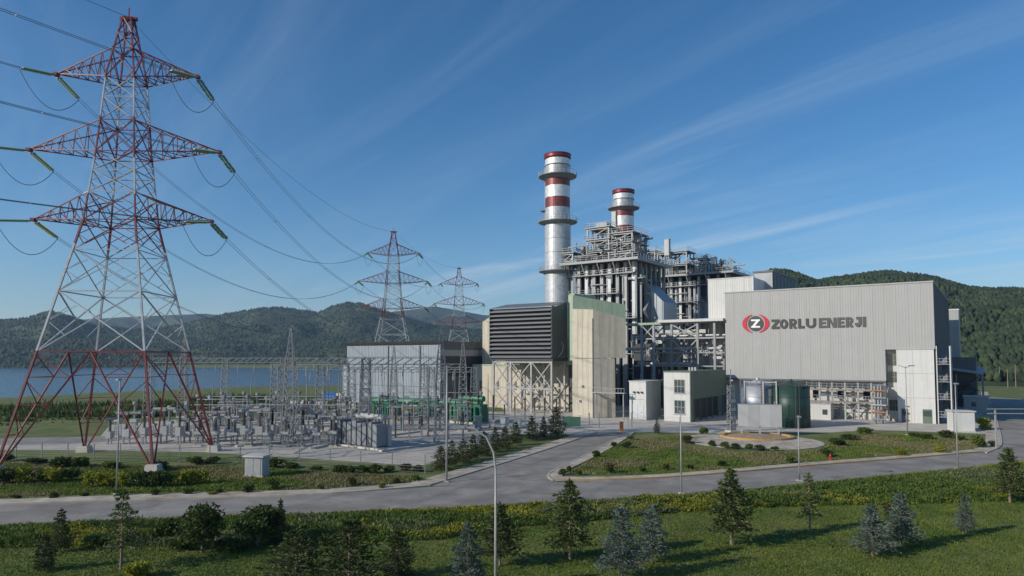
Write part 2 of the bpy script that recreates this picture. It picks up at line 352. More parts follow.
def forest(name, pts, hlo, hhi, wid, m, sides=6, label=None, round_=True):   # crowns far away: jagged lumps
    n = len(pts); H = hlo+(hhi-hlo)*nrng.random(n); W = wid*H*(0.75+0.5*nrng.random(n))
    rings = [(0.55, 0.02), (1.0, 0.30), (0.80, 0.66)] if round_ else [(1.0, 0.05)]
    k = len(rings)*sides+1; V = np.zeros((n, k, 3)); ph = nrng.random(n)*6.28
    for r, (rw, rz) in enumerate(rings):
        for i in range(sides):
            j = 0.7+0.6*nrng.random(n); an = ph + 6.2832*i/sides + r*0.4
            V[:, r*sides+i, 0] = pts[:,0]+np.cos(an)*W*rw*j; V[:, r*sides+i, 1] = pts[:,1]+np.sin(an)*W*rw*j
            V[:, r*sides+i, 2] = pts[:,2]+H*(rz+0.12*(nrng.random(n)-0.5))
    V[:, -1, 0] = pts[:,0]+W*0.25*(nrng.random(n)-.5); V[:, -1, 1] = pts[:,1]+W*0.25*(nrng.random(n)-.5); V[:, -1, 2] = pts[:,2]+H
    F = []
    for r in range(len(rings)-1):
        for i in range(sides):
            a0, b0 = r*sides+i, r*sides+(i+1)%sides; F += [(a0, b0, b0+sides), (a0, b0+sides, a0+sides)]
    for i in range(sides): F.append(((len(rings)-1)*sides+i, (len(rings)-1)*sides+(i+1)%sides, k-1))
    F = np.array(F); faces = (F[None]+(np.arange(n)*k)[:,None,None]).reshape(-1,3)
    return stuff(np_mesh(name, V.reshape(-1,3), faces, m), label, 'forest')
sil_far = [(-300,316),(-150,312),(-60,316),(0,319),(60,320),(91,319),(130,317),(174,315),(204,314),(240,317),(300,318),(380,313),(415,309),(434,306),(457,310),(484,315),(560,313),(660,316),(760,318)]
sil_mid = [(-300,322),(-150,326),(-60,324),(0,321),(26,318),(50,311),(70,317),(95,326),(130,330),(174,326),(204,319),(226,314),(243,311),(260,308.5),(272,307),(294,309),(317,313),(333,307),(348,303),(362,304),(375,308),(402,316),(430,324),(470,329),(520,333),(600,336),(700,338)]
sil_low = [(-300,345),(-100,344),(0,344),(60,340),(120,343),(180,346),(230,340),(290,347),(330,339),(370,334),(410,338),(450,335),(500,336),(560,340),(700,345)]
hill('hills', sil_far, 3000, 3900, 4700, M_FARF, 3, 0.3)
_, s_mid = hill('hills', sil_mid, 1420, 2150, 2700, M_FARF, 8, 0.6, na=420, nr=90, foot_z=-5)
_, s_low = hill('hills', sil_low, 1330, 1600, 1850, M_FARF, 21, 0.35, foot_z=-5)
sil_r = [(560,335),(640,310),(690,290),(715,279),(730,276),(745,280),(757,277),(773,271.5),(787,273),(800,277),(818,284),(839,280),(867,275.5),(891,271.5),(915,275),(940,279),(971,287),(995,288),(1024,287.5),(1100,291),(1250,296),(1500,300)]
_, s_r = hill('hills', [(x, y+4) for x, y in sil_r], 345, 820, 1150, M_FOREST, 14, 0.22, na=360, nr=80, foot_z=-0.6)
pr = s_r(44000); pxr = 512+FOC*pr[:,0]/pr[:,1]; pr = pr[(pxr > 690) & (pxr < 1140)]
forest('hill_forest', pr, 2.8, 6.0, 0.32, M_HTREE, label='dense dark green forest covering the hillside right of the grey hall')
pm = np.concatenate([s_mid(20000), s_low(9000)]); pxm = 512+FOC*pm[:,0]/pm[:,1]; pm = pm[(pxm > -60) & (pxm < 560)]
forest('far_forest', pm, 3.5, 7, 0.5, M_FARTREE, sides=5, label='distant woodland on the hills across the lake', round_=False)

# ------------------------------------------------------------------ roads, pavements, yards
def resample(pts, n):
    pts = [Vector((p[0], p[1], 0)) for p in pts]; d = [0]
    for a, b in zip(pts[:-1], pts[1:]): d.append(d[-1]+(b-a).length)
    o = []
    for i in range(n):
        s = d[-1]*i/(n-1)
        k = max(j for j in range(len(d)) if d[j] <= s+1e-9); k = min(k, len(pts)-2)
        o.append(pts[k].lerp(pts[k+1], (s-d[k])/max(1e-6, d[k+1]-d[k])))
    return o
def smooth(pts, it=2):
    for _ in range(it):
        q = [pts[0]]
        for a, b in zip(pts[:-1], pts[1:]): q += [a.lerp(b, .25), a.lerp(b, .75)]
        pts = q+[pts[-1]]
    return pts
def offset(pts, d):
    o = []
    for i, p in enumerate(pts):
        a = pts[max(0, i-1)]; b = pts[min(len(pts)-1, i+1)]; t = (b-a).normalized(); o.append(p+Vector((-t.y, t.x, 0))*d)
    return o
def strip(A_, B_, z, name, m):                       # sheet between two edge lines
    n = len(A_); vs = [(p.x,p.y,z) for p in A_]+[(p.x,p.y,z) for p in B_]
    return struct(MB().add(vs, [(i, i+1, n+i+1, n+i) for i in range(n-1)]).build(name, m))
def curb(pts, w, h, name, m, z0=0.0):                # raised strip along a line (line = its left edge)
    B_ = offset(pts, -w); n = len(pts); mb = MB()
    vs = [(p.x,p.y,z0+h) for p in pts]+[(p.x,p.y,z0+h) for p in B_]+[(p.x,p.y,z0-.05) for p in pts]+[(p.x,p.y,z0-.05) for p in B_]
    fs = [(i+1,i,n+i,n+i+1) for i in range(n-1)]+[(i,i+1,2*n+i+1,2*n+i) for i in range(n-1)]+[(n+i+1,n+i,3*n+i,3*n+i+1) for i in range(n-1)]
    fs += [(0, 2*n, 3*n, n), (n-1, 2*n-1, 4*n-1, 3*n-1)]
    return struct(mb.add(vs, fs).build(name, m))
near = smooth([P(*q) for q in [(-160,531),(0,524.5),(150,517),(300,512),(400,508.5),(500,503.5),(580,499.5),(662,494.5),(740,489),(812,482),(912,472),(1012,461.5),(1150,448)]])
far_l = smooth([P(*q) for q in [(-160,510),(0,505),(150,499),(320,495),(430,486)]])
far_r = smooth([P(*q) for q in [(552,480),(600,480.5),(662,478),(740,472),(792,467),(912,458),(985,451.5)]])
# carriageway: far side runs straight across the two side roads
far_all = [P(*q) for q in [(-160,510),(0,505),(150,499),(320,495),(430,487),(552,480),(662,478),(740,472),(792,467),(912,458),(985,451.5),(1150,436)]]
far_all = smooth(far_all); n_ = 120
strip(resample(near, n_), resample(far_all, n_), 0.012, 'main_road', M_ASPH)
# access road up to the plant gate
acc_l = smooth([P(*q) for q in [(425,486.5),(450,479),(500,464),(545,450),(585,436.5),(597,432)]]); acc_r = smooth([P(*q) for q in [(556,482),(548,477),(553,471),(580,459),(605,446),(622,436),(627,432)]])
strip(resample(acc_l, 40), resample(acc_r, 40), 0.016, 'access_road', M_ASPH)
# side road leaving on the right
sr_l = smooth([P(*q) for q in [(985,453),(1001,447),(1000,436),(996,420),(991,404),(987,392)]]); sr_r = smooth([P(*q) for q in [(1160,440),(1110,428),(1080,418),(1060,410),(1042,400),(1030,391)]])
strip(resample(sr_l, 30), resample(sr_r, 30), 0.018, 'side_road', M_ASPH)
# kerbs and footways
curb(far_l, 0.25, 0.13, 'kerb', M_KERB); strip(offset(far_l, 0.02), offset(far_l, 1.9), 0.10, 'footway', M_SIDE)
curb(acc_l, 0.22, 0.123, 'kerb', M_KERB); strip(offset(acc_l, 0.02), offset(acc_l, 2.1), 0.09, 'footway', M_SIDE)
curb([p for p in reversed(acc_r[2:])], 0.22, 0.117, 'kerb', M_KERB); strip(offset(acc_r, -1.3), offset(acc_r, -0.02), 0.09, 'footway', M_SIDE)
curb(far_r, 0.25, 0.13, 'kerb', M_ORANGE); strip(offset(far_r, 0.02), offset(far_r, 1.5), 0.10, 'footway', M_SIDE)
curb(sr_l, 0.22, 0.122, 'kerb', M_KERB); strip(offset(sr_l, 0.02), offset(sr_l, 1.8), 0.09, 'footway', M_SIDE)
sv = [p+Vector((0,0,0)) for p in near]; strip(offset(sv, -0.9), sv, 0.008, 'road_shoulder', mat('dusty_shoulder', (0.30, 0.25, 0.19), 0.95, var=0.3, scale=0.8, dirt=0.3))
# yards
def yard(name, px, z, m): return struct(MB().sheet([P(*q) for q in px], z).build(name, m))
yard('switchyard_ground', [(-120,449),(60,450),(200,452),(330,460),(420,466),(448,459),(480,446),(520,433),(520,412),(440,411),(300,416),(200,418),(110,425),(100,437),(-120,440)], 0.008, M_GRAV)
yard('switchyard_lane', [(-120,446),(60,444.5),(130,440),(230,424),(205,423),(100,436.5),(-120,440.5)], 0.014, M_ASPH)
yard('plant_yard', [(520,434.5),(560,435),(597,432.5),(627,432.5),(660,432),(700,433.5),(760,433),(830,432.5),(872,430),(905,431),(960,433),(985,434),(1000,430),(997,412),(990,398),(985,388),(800,385),(560,388),(500,405)], 0.010, M_CONC)
# round forecourt with its ochre ring
pc = P(752, 441); struct(MB().lathe([(9.6,-0.02),(9.6,0.06),(9.4,0.07)], 40, (pc.x, pc.y, 0)).build('forecourt', M_SIDE))
pi_ = P(757, 437.4); ring = MB(); nn = 36
for r0, r1, z in ((4.4, 4.9, 0.34),):
    for i in range(nn):
        a0, a1 = 2*math.pi*i/nn, 2*math.pi*(i+1)/nn
        q = [(pi_.x+r*math.cos(a)*1.1, pi_.y+r*math.sin(a)) for r, a in ((r0,a0),(r1,a0),(r1,a1),(r0,a1))]
        ring.hexa([(x,y,0.05) for x, y in q]+[(x,y,z) for x, y in q])
struct(ring.build('island_kerb', M_ORANGE)); struct(MB().lathe([(4.35,0.05),(4.3,0.22),(2,0.34)], 30, (pi_.x, pi_.y, 0)).build('island_ground', mat('island_soil', (0.33, 0.25, 0.16), 0.95, var=0.3, scale=1.5)))

# ------------------------------------------------------------------ the grey hall
HC = P(937.5, 424.0); HL = on_line(725.7, HC, FX); HW = (HC-HL).length; HT, HB = 26.0, 7.7     # right front corner, left corner, width
def hx(px): return (on_line(px, HC, FX)-HL).length                                          # facade position of a pixel column
hall = thing('hall_building', HL, RZ, 'large windowless hall of grey ribbed cladding beside the forest hill', 'building')
HD = 52.0
def ribbed(wd, z0, z1, ribs, y=0.0, d=0.07, g=0.012):         # one cladding panel with raised ribs, its joint recessed at the edges
    mb = MB(); st = (wd-2*g)/ribs; pts = [(g, 0.03), (g, 0)]
    for i in range(ribs):
        x = g+st*i; pts += [(x+st*.62, 0), (x+st*.70, -d), (x+st*.90, -d), (x+st*.98, 0)]
    pts += [(wd-g, 0), (wd-g, 0.03)]
    n = len(pts); vs = [(x, y+yy, z0) for x, yy in pts]+[(x, y+yy, z1) for x, yy in pts]
    return mb.add(vs, [(i, i+1, n+i+1, n+i) for i in range(n-1)])
mb = MB(); TX0 = hx(885.5)                            # tower bay starts here
mb.box(0.05, TX0, 0.06, HD, HB, HT-0.05); mb.box(TX0, HW-0.05, 0.06, HD, 13.6, HT-0.05); mb.box(TX0, HW-0.05, 6, HD, 0, 13.6); mb.box(0.05, TX0, 7.5, HD, 0, HB)
mb.build('core', M_GREYS, hall)
npan = 20; pw = TX0/16; pm_ = ribbed(pw, HB, HT, 4, d=.018, g=.006).mesh('cladding_panel', M_GREY)
for i in range(16): link('cladding_panel', pm_, hall, (i*pw, 0, 0))
pw2 = (HW-TX0)/4; pm2 = ribbed(pw2, 13.6, HT, 4, d=.018, g=.006).mesh('cladding_panel', M_GREY)
for i in range(4): link('cladding_panel', pm2, hall, (TX0+i*pw2, 0, 0))
fm = ribbed(2.0, 0, HT, 5).mesh('cladding_panel', M_DGREY)  # flank panels darker than the front: the flank's shade is deepened in their colour
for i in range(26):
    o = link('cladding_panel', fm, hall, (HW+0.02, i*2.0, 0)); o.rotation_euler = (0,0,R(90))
mb = MB(); mb.box(-0.08, HW+0.08, -0.14, 0.4, HT-0.04, HT+0.22); mb.box(HW-0.3, HW+0.12, 0.4, HD, HT-0.04, HT+0.2); mb.build('roof_edge', M_GREYS, hall)
MB().box(-0.03, TX0-0.02, -0.10, 0.5, HB-0.28, HB-0.01).build('drip_edge', M_DGREY, hall)
# recessed white lower wall with girders, platforms, braces
lw = MB().box(0.2, TX0-0.05, 2.6, 7.4, 0, HB-0.3).build('lower_wall', M_WHITE2, hall)
for i, x in enumerate(np.linspace(hx(806), TX0-0.3, 7)): MB().box(x-.16, x+.16, 0.35, 0.67, 0, HB-0.28).build('column', M_STEELL, hall)
for z, y1 in ((3.5, 1.5), (5.9, 1.2)):
    x0, x1 = hx(806), TX0-0.4
    mb = MB(); mb.box(x0, x1, 0.7, y1, z-.1, z); mb.box(x0, x1, 0.22, 0.33, z-.3, z+.02); mb.build('platform', mat('platform_grating', (0.25,0.22,0.19), .8, var=.2), hall)
    mb = MB()
    for hgt in (0.55, 1.1): mb.bar((x0, .28, z+hgt), (x1, .28, z+hgt), .06)
    for k in range(16): mb.bar((x0+(x1-x0)*k/15, .28, z), (x0+(x1-x0)*k/15, .28, z+1.1), .05)
    mb.build('railing', M_STEELL, hall)
xs_ = np.linspace(hx(806), TX0-0.3, 7)
for i in range(6):
    if i in (1, 3, 5):
        mb = MB(); mb.bar((xs_[i], .5, 0.2), (xs_[i+1], .5, 3.3), .14); mb.bar((xs_[i+1], .5, 0.2), (xs_[i], .5, 3.3), .14); mb.build('brace', M_STEEL, hall)
    if i in (0, 2, 4):
        MB().box(xs_[i]+.6, xs_[i]+2.0, 2.52, 2.58, 3.9, 5.6).build('dark_opening', M_BLACK, hall)
mb = MB(); r_ = random.Random(5)
for k in range(26):
    x = r_.uniform(hx(832), TX0-0.5); z = r_.uniform(0.3, 6); y = r_.uniform(0.8, 2.3)
    a = (x, y, z); b = (x+r_.uniform(-2.5, 2.5), y, z) if r_.random() < .5 else (x, y, max(0, z-r_.uniform(1, 3)))
    mb.tube(a, b, r_.uniform(.06, .16), n=6)
mb.build('pipework', M_STEEL, hall)
c0_, c1_ = hx(877), hx(886)                           # pipe riser beside the stair tower; solid casing added to cast shade on it
MB().box(c0_, c1_, -5.6, .2, 2.6, 6.9).build('riser_shadow_casing', M_GREYS, hall)
for x in (c0_+.15, c1_-.15):
    for y in (-5.45, -2.6): MB().bar((x,y,0),(x,y,2.6),.22).build('riser_post', M_STEEL, hall)
for k in range(5): MB().tube((c0_-.4, -5.9, .8+k*1.3), (c1_+.5, -5.9, .8+k*1.3), .13+.03*(k % 2), n=8).build('riser_pipe', (M_STEEL, M_RUST, M_ALU)[k % 3], hall)
for k in range(3): MB().tube((c0_+.3+k*.5, -5.75, 0), (c0_+.3+k*.5, -5.75, 7.2), .12, n=8).build('riser_pipe', (M_DGREY, M_STEEL)[k % 2], hall)
# small annex box in front of the lower wall, with its door and window
ax0, ax1 = hx(804), hx(832)
an = MB().box(ax0, ax1, -2.6, 0.2, 0, 3.0).build('annex', M_WHITE2, hall); MB().box(ax0-.1, ax1+.1, -2.7, 0.2, 3.0, 3.15).build('annex_roof', M_GREYS, hall)
MB().box(ax1-1.5, ax1-.6, -2.66, -2.61, 1.0, 2.0).build('window', M_GLASS, hall)
# stair tower, flush with the facade, and the window bay beside it
tx0 = hx(896.5); tw = MB().box(tx0, HW-0.2, -0.25, 5.9, 0, 13.55).build('stair_tower', M_WHITE, hall)
MB().box(tx0-.12, HW-.1, -0.34, 5.9, 13.55, 13.8).build('tower_coping', M_GREYS, hall)
for z in (4.6, 9.1): MB().box(tx0+.02, HW-.22, -0.275, -0.24, z, z+.08).build('cladding_joint', M_GREYS, tw)
for x in (tx0+2.6,): MB().box(x, x+.06, -0.275, -0.24, 0.1, 13.4).build('cladding_joint', M_GREYS, tw)
MB().box(TX0+.05, tx0, 1.8, 5.9, 0, 13.55).build('bay_wall', M_WHITE2, hall)
for z in (2.0, 7.4, 10.6):
    wn = MB().box(TX0+.25, tx0-.12, 1.70, 1.77, z, z+2.0).build('window', M_GLASS, hall)
    for k in range(4): MB().box(TX0+.23+k*(tx0-TX0-.42)/3, TX0+.30+k*(tx0-TX0-.42)/3, 1.65, 1.72, z-.04, z+2.04).build('mullion', M_STEEL, wn)
    MB().box(TX0+.2, tx0-.1, 1.64, 1.73, z+.95, z+1.02).build('transom', M_STEEL, wn)
for x, wd, m_, nm in ((hx(900), 1.1, M_DGREY, 'door'), (hx(921), 1.5, M_GREEND, 'door')):
    d = MB().box(x, x+wd, -0.31, -0.26, 0.05, 2.6).build(nm, m_, hall)
    MB().box(x+.12, x+wd-.12, -0.33, -0.312, 1.3, 2.3).build('door_pane', M_GLASS, d)
for x in (hx(903), hx(926)): MB().box(x, x+.7, -0.30, -0.26, 1.0, 1.8).build('meter_box', M_GREYS, hall)
# outside stair on the right flank
st = []
for k in range(4):
    z = 1.2+k*3.2
    MB().box(HW+.1, HW+2.3, 0.2, 5.0, z, z+.12).build('stair_landing', M_STEEL, hall)
    mb = MB(); mb.bar((HW+1.2, .6, z), (HW+1.2, 4.6, z+3.0), .9, .1); mb.build('stair_flight', M_STEEL, hall)
    mb = MB()
    for hgt in (.55, 1.1): mb.bar((HW+.1, .22, z+hgt), (HW+2.3, .22, z+hgt), .06); mb.bar((HW+2.28, .22, z+hgt), (HW+2.28, 5, z+hgt), .06)
    for q in range(5): mb.bar((HW+.1+q*.54, .22, z), (HW+.1+q*.54, .22, z+1.1), .05)
    mb.build('stair_railing', M_STEELL, hall)
for x, y in ((HW+.15,.25),(HW+2.25,.25),(HW+2.25,4.95)): MB().bar((x,y,0),(x,y,14.2),.2).build('stair_post', M_WHITE, hall)
# roof monitor behind the facade and the white upper block to its left
rm = thing('roof_penthouse', tuple(on_line(756, HL+FV*16, FX)+Vector((0,0,HT-.04))), RZ, 'grey rooftop penthouse with dark sloping roof rising behind the hall parapet', 'roof structure')
q0 = on_line(756, HL+FV*16, FX); q1 = on_line(774, HL+FV*16, FX); ww = (q1-q0).length; zt = ZP(271.5, q1.y)-HT
MB().box(0, ww, 0, 24, 0, zt).build('wall', M_GREYS, rm)
MB().add([(-.3,-.3,zt),(ww+.3,-.3,zt),(ww+.3,24,zt-0.1),(-.3,24,zt-.1),(-.3,-.3,zt+.35),(ww+.3,-.3,zt+.35),(ww+.3,24,zt+.25),(-.3,24,zt+.25)], [(3,2,1,0),(4,5,6,7),(0,1,5,4),(1,2,6,5),(2,3,7,6),(3,0,4,7)]).build('roof', M_DGREY, rm)
for k in range(7): MB().box(ww+.02, ww+.14, .5+k*3.3, .5+k*3.3+2.9, .35, zt-.25).build('louvre', M_DARK, rm)
ub0 = on_line(709, HL+FV*7, FX); ub1 = on_line(755, HL+FV*7, FX); ubw = (ub1-ub0).length
ub = thing('upper_block', tuple(ub0), RZ, 'plain white cladded block rising behind the left end of the grey hall', 'building')
ubt = ZP(280, ub0.y); pmu = ribbed(ubw/5, 14.0, ubt, 4, d=.04).mesh('cladding_panel', M_WHITE)
MB().box(.02, ubw-.02, .05, 16, 0.0, ubt-.03).build('core', M_WHITE, ub)
for k in range(5): link('cladding_panel', pmu, ub, (k*ubw/5, 0, 0))
MB().box(-.08, ubw+.08, -.1, .3, ubt-.02, ubt+.2).build('coping', M_WHITE2, ub)
# building behind the hall's far corner, with a canopy
rb0 = HC+FV*60-FX*2.8; rb = thing('rear_block', tuple(rb0), RZ, 'narrow tall grey block behind the hall with low canopy roof at its foot', 'building')
ztr = ZP(311, rb0.y)
MB().box(0, 4.6, 0, 9, 12.2, ztr).build('tower', M_GREYS, rb); MB().box(-.1, 4.7, -.1, 9.1, ztr, ztr+.4).build('coping', M_WHITE, rb)
MB().box(-2, 8, -4, 12, 0, 12.2).build('wall', M_DGREY, rb)
MB().hexa([(-2.2,-9,9.8),(9.5,-9,8.0),(9.5,6,9.4),(-2.2,6,11.2),(-2.2,-9,10.0),(9.5,-9,8.2),(9.5,6,9.6),(-2.2,6,11.4)]).build('canopy', M_GREYS, rb)
for x, y in ((9.2,-8.6),(9.2,5.4),(4,-8.6)): MB().bar((x,y,0),(x,y,8.1),.3).build('post', M_STEEL, rb)
mb = MB(); r_ = random.Random(9)
for k in range(30): mb.bar((r_.uniform(-1,9), r_.uniform(-8,-4.5), r_.uniform(0,7.5)), (r_.uniform(-1,9), r_.uniform(-8,-4.5), r_.uniform(0,7.5)), .2)
mb.build('steelwork', M_DARK, rb)
# dim shed and far things beside the side road
sh0 = P(964, 411.5); sh_ = thing('shed', tuple(sh0), RZ, 'small grey shed in the shade right of the hall', 'shed')
MB().box(0, 4.6, 0, 5, 0, 3.3).build('wall', M_GREYS, sh_); MB().box(-.2, 4.8, -.2, 5.2, 3.3, 3.5).build('roof', M_WHITE2, sh_); MB().box(1.4, 2.3, -.06, -.01, 1.2, 2.2).build('window', M_GLASS, sh_)
kz = P(954, 431.5); kio = thing('kiosk', tuple(kz), R(-12), 'white windowless kiosk on the lawn beside the side road', 'kiosk')
MB().box(0, 3.1, 0, 2.6, 0.12, 3.2).build('wall', M_WHITE, kio); MB().box(-.18, 3.28, -.18, 2.8, 3.2, 3.38).build('roof', M_WHITE2, kio); MB().box(-.1, 3.2, -.1, 2.7, 0, .12).build('plinth', M_CONC, kio)
MB().box(3.11, 3.15, .6, 1.6, .2, 2.3).build('door', M_GREYS, kio)

# ------------------------------------------------------------------ lettering and emblem on the hall
sign = thing('facade_sign', tuple(HL+FX*hx(743)), RZ, 'dark grey company lettering beside red crescent emblem on the grey hall facade', 'sign')
sx0 = hx(743); ymid = (HL+FX*hx(800)).y
def zs(px, y): return ZP(y, (HL+FX*hx(px)).y)
cells = [('Z',772.3,780.2,0),('O',780.6,788.8,0),('R',790,797.8,0),('L',798.9,805.2,0),('U',806.7,816.9,0),('E',819.7,827,1),('N',827.8,837.2,1),('E',838.3,845.5,1),('R',846.6,854.4,1),('J',855.6,862.5,1),('I',863.7,866.9,1)]
zb, ztp = zs(800, 328.4), zs(800, 318.7)
def glyph(ch, W, H):                                  # heavy block letters, stroke t
    t = .25*H; v = .27*H; q = []
    bx_ = lambda x0, x1, y0, y1: q.append([(x0,y0),(x1,y0),(x1,y1),(x0,y1)])
    def arc(cx, cy, rx, ry, a0, a1, tx, ty, n=14):
        for k in range(n):
            s0, s1 = R(a0+(a1-a0)*k/n), R(a0+(a1-a0)*(k+1)/n)
            q.append([(cx+(rx-tx)*math.cos(s0), cy+(ry-ty)*math.sin(s0)), (cx+rx*math.cos(s0), cy+ry*math.sin(s0)), (cx+rx*math.cos(s1), cy+ry*math.sin(s1)), (cx+(rx-tx)*math.cos(s1), cy+(ry-ty)*math.sin(s1))])
    if ch == 'Z': bx_(0,W,0,t); bx_(0,W,H-t,H); q.append([(0,t),(v*1.35,t),(W,H-t),(W-v*1.35,H-t)])
    elif ch == 'O': arc(W/2,H/2,W/2,H/2,0,360,v,t,28)
    elif ch == 'L': bx_(0,v,0,H); bx_(v,W,0,t)
    elif ch == 'U': bx_(0,v,H*.45,H); bx_(W-v,W,H*.45,H); arc(W/2,H*.45,W/2,H*.45,180,360,v,t)
    elif ch == 'E': bx_(0,v,0,H); bx_(v,W,0,t*.9); bx_(v,W,H-t*.9,H); bx_(v,W*.92,H*.5-t*.42,H*.5+t*.42)
    elif ch == 'N': bx_(0,v*.95,0,H); bx_(W-v*.95,W,0,H); q.append([(W-v*1.15,0),(W-v*.5,0),(v*1.15,H),(v*.5,H)])
    elif ch == 'R': bx_(0,v,0,H); bx_(v,W*.55,H-t*.9,H); bx_(v,W*.55,H*.36,H*.36+t*.9); arc(W*.55,H*.68,W*.42,H*.32,-90,90,v*.95,t*.9); q.append([(W-v*1.15,0),(W,0),(W*.68,H*.40),(W*.40,H*.40)])
    elif ch == 'J': bx_(W-v,W,H*.4,H); bx_(W*.25,W-v,H-t*.9,H); arc(W*.5,H*.4,W*.5,H*.4,180,360,v,t)
    elif ch == 'I': bx_(0,W,0,H)
    return q
for ch, xa, xb, kind_ in cells:
    a, b = hx(xa)-sx0, hx(xb)-sx0; mb = MB()
    for k, quad in enumerate(glyph(ch, b-a, ztp-zb)):
        f_ = -.16-.0006*k; mb.hexa([(a+x, f_, zb+z) for x, z in quad]+[(a+x, -.09, zb+z) for x, z in quad])
    mb.build('letter', M_LDARK if kind_ == 0 else M_LGREY, sign)
ecx, ecz = hx(756.4)-sx0, zs(756, 323.6); ew = (hx(770)-hx(743))/2; eh = (zs(756, 314.2)-zs(756, 333))/2
def disc(cx, cz, rx, rz, y0, y1, n=40):
    mb = MB(); vs = [(cx+rx*math.cos(2*math.pi*i/n), y0, cz+rz*math.sin(2*math.pi*i/n)) for i in range(n)]+[(cx+rx*math.cos(2*math.pi*i/n), y1, cz+rz*math.sin(2*math.pi*i/n)) for i in range(n)]
    return mb.add(vs, [tuple(range(n)), tuple(range(2*n-1, n-1, -1))]+[(i, n+i, n+(i+1)%n, (i+1)%n) for i in range(n)])
disc(ecx, ecz, eh*.80, eh*.80, -.15, -.09).build('emblem_disc', M_LDARK, sign)
for s in (-1, 1):                                    # two crescents around the disc
    n = 26; o_, i_ = [], []
    for k in range(n):
        t_ = R(-74+148*k/(n-1)); o_.append((ecx+s*ew*math.cos(t_), ecz+eh*1.0*math.sin(t_))); 
        ri = eh*.95; t2 = R(-70+140*k/(n-1)); i_.append((ecx+s*ri*math.cos(t2), ecz+eh*.97*math.sin(t2)))
    vs = [(x,-.10,z) for x,z in o_]+[(x,-.10,z) for x,z in i_]+[(x,-.15,z) for x,z in o_]+[(x,-.15,z) for x,z in i_]
    fs = []
    for k in range(n-1): fs += [(2*n+k,2*n+k+1,3*n+k+1,3*n+k), (k,k+1,2*n+k+1,2*n+k), (n+k,n+k+1,3*n+k+1,3*n+k)]
    MB().add(vs, fs).build('crescent', M_LRED, sign)
zc = MB(); a = eh*.46; b = eh*.44; y0, y1 = -.19, -.152
zc.box(ecx-a, ecx+a, y0, y1, ecz+b-.34, ecz+b); zc.box(ecx-a, ecx+a, y0, y1, ecz-b, ecz-b+.34)
zc.hexa([(ecx-a,y0-.003,ecz-b+.1),(ecx-a+.6,y0-.003,ecz-b+.1),(ecx-a+.6,y1,ecz-b+.1),(ecx-a,y1,ecz-b+.1),(ecx+a-.6,y0-.003,ecz+b-.1),(ecx+a,y0-.003,ecz+b-.1),(ecx+a,y1,ecz+b-.1),(ecx+a-.6,y1,ecz+b-.1)])
zc.build('emblem_letter', M_LWHITE, sign)

# ------------------------------------------------------------------ tanks before the hall
def tank(loc, r, h, cone, m, label, lad=True):
    t = thing('storage_tank', loc, RZ, label, 'tank')
    MB().lathe([(r,0),(r,h)], 28).build('shell', m, t, True); MB().lathe([(r+.1,h),(r*.5,h+cone*.55),(.35,h+cone),(.3,h+cone+.3)], 28).build('roof', m, t)
    for z in np.linspace(0.1, h-.1, 5): MB().lathe([(r+.05,z-.06),(r+.05,z+.06)], 28).build('stiffener', m, t)
    if lad:
        mb = MB(); a = R(-60); c, s = math.cos(a), math.sin(a); px, py = (r+.35)*c, (r+.35)*s; tx, ty = -s*.3, c*.3
        for k in (-1, 1): mb.bar((px+k*tx, py+k*ty, 0), (px+k*tx, py+k*ty, h+1), .09)
        for k in range(int(h/.5)): mb.bar((px-tx, py-ty, .4+k*.5), (px+tx, py+ty, .4+k*.5), .06)
        mb.build('ladder', M_DARK, t)
    mb = MB()
    for k in range(18):
        a = 2*math.pi*k/18; mb.bar((r*math.cos(a), r*math.sin(a), h), (r*math.cos(a), r*math.sin(a), h+1), .05)
        b_ = 2*math.pi*(k+1)/18
        for q in (.5, 1): mb.bar((r*math.cos(a), r*math.sin(a), h+q), (r*math.cos(b_), r*math.sin(b_), h+q), .05)
    mb.build('railing', m if m is M_TANK else M_STEEL, t); return t
pt = P(788, 428); tank(tuple(pt+FV*2.5), 3.1, ZP(386, pt.y+2), 0.9, M_TANK, 'dark green cylindrical tank with ladder in front of the grey hall')
pt = P(752, 427); tank(tuple(pt+FV*4), 3.0, ZP(386, pt.y+3.5), 1.2, M_ALU, 'grey metal tank with conical roof partly behind the blank panel')
# steel pipe frame by the tanks
fr = thing('pipe_gantry', tuple(P(764, 427)), RZ, 'slim steel pipe frame between the grey and green tanks', 'pipe gantry')
for x in (-3.2, 0, 2.2): MB().bar((x,0,0),(x,0,8.0),.22).build('post', M_STEELL, fr)
for z in (3.2, 7.8): MB().bar((-3.2,0,z),(2.2,0,z),.18).build('beam', M_STEELL, fr)
mb = MB()
for k in range(7): mb.tube((-3+k*.8, .3, .2), (-3+k*.8, .3, 2.5+(k*37 % 5)), .12, n=6)
mb.build('pipework', M_STEEL, fr)

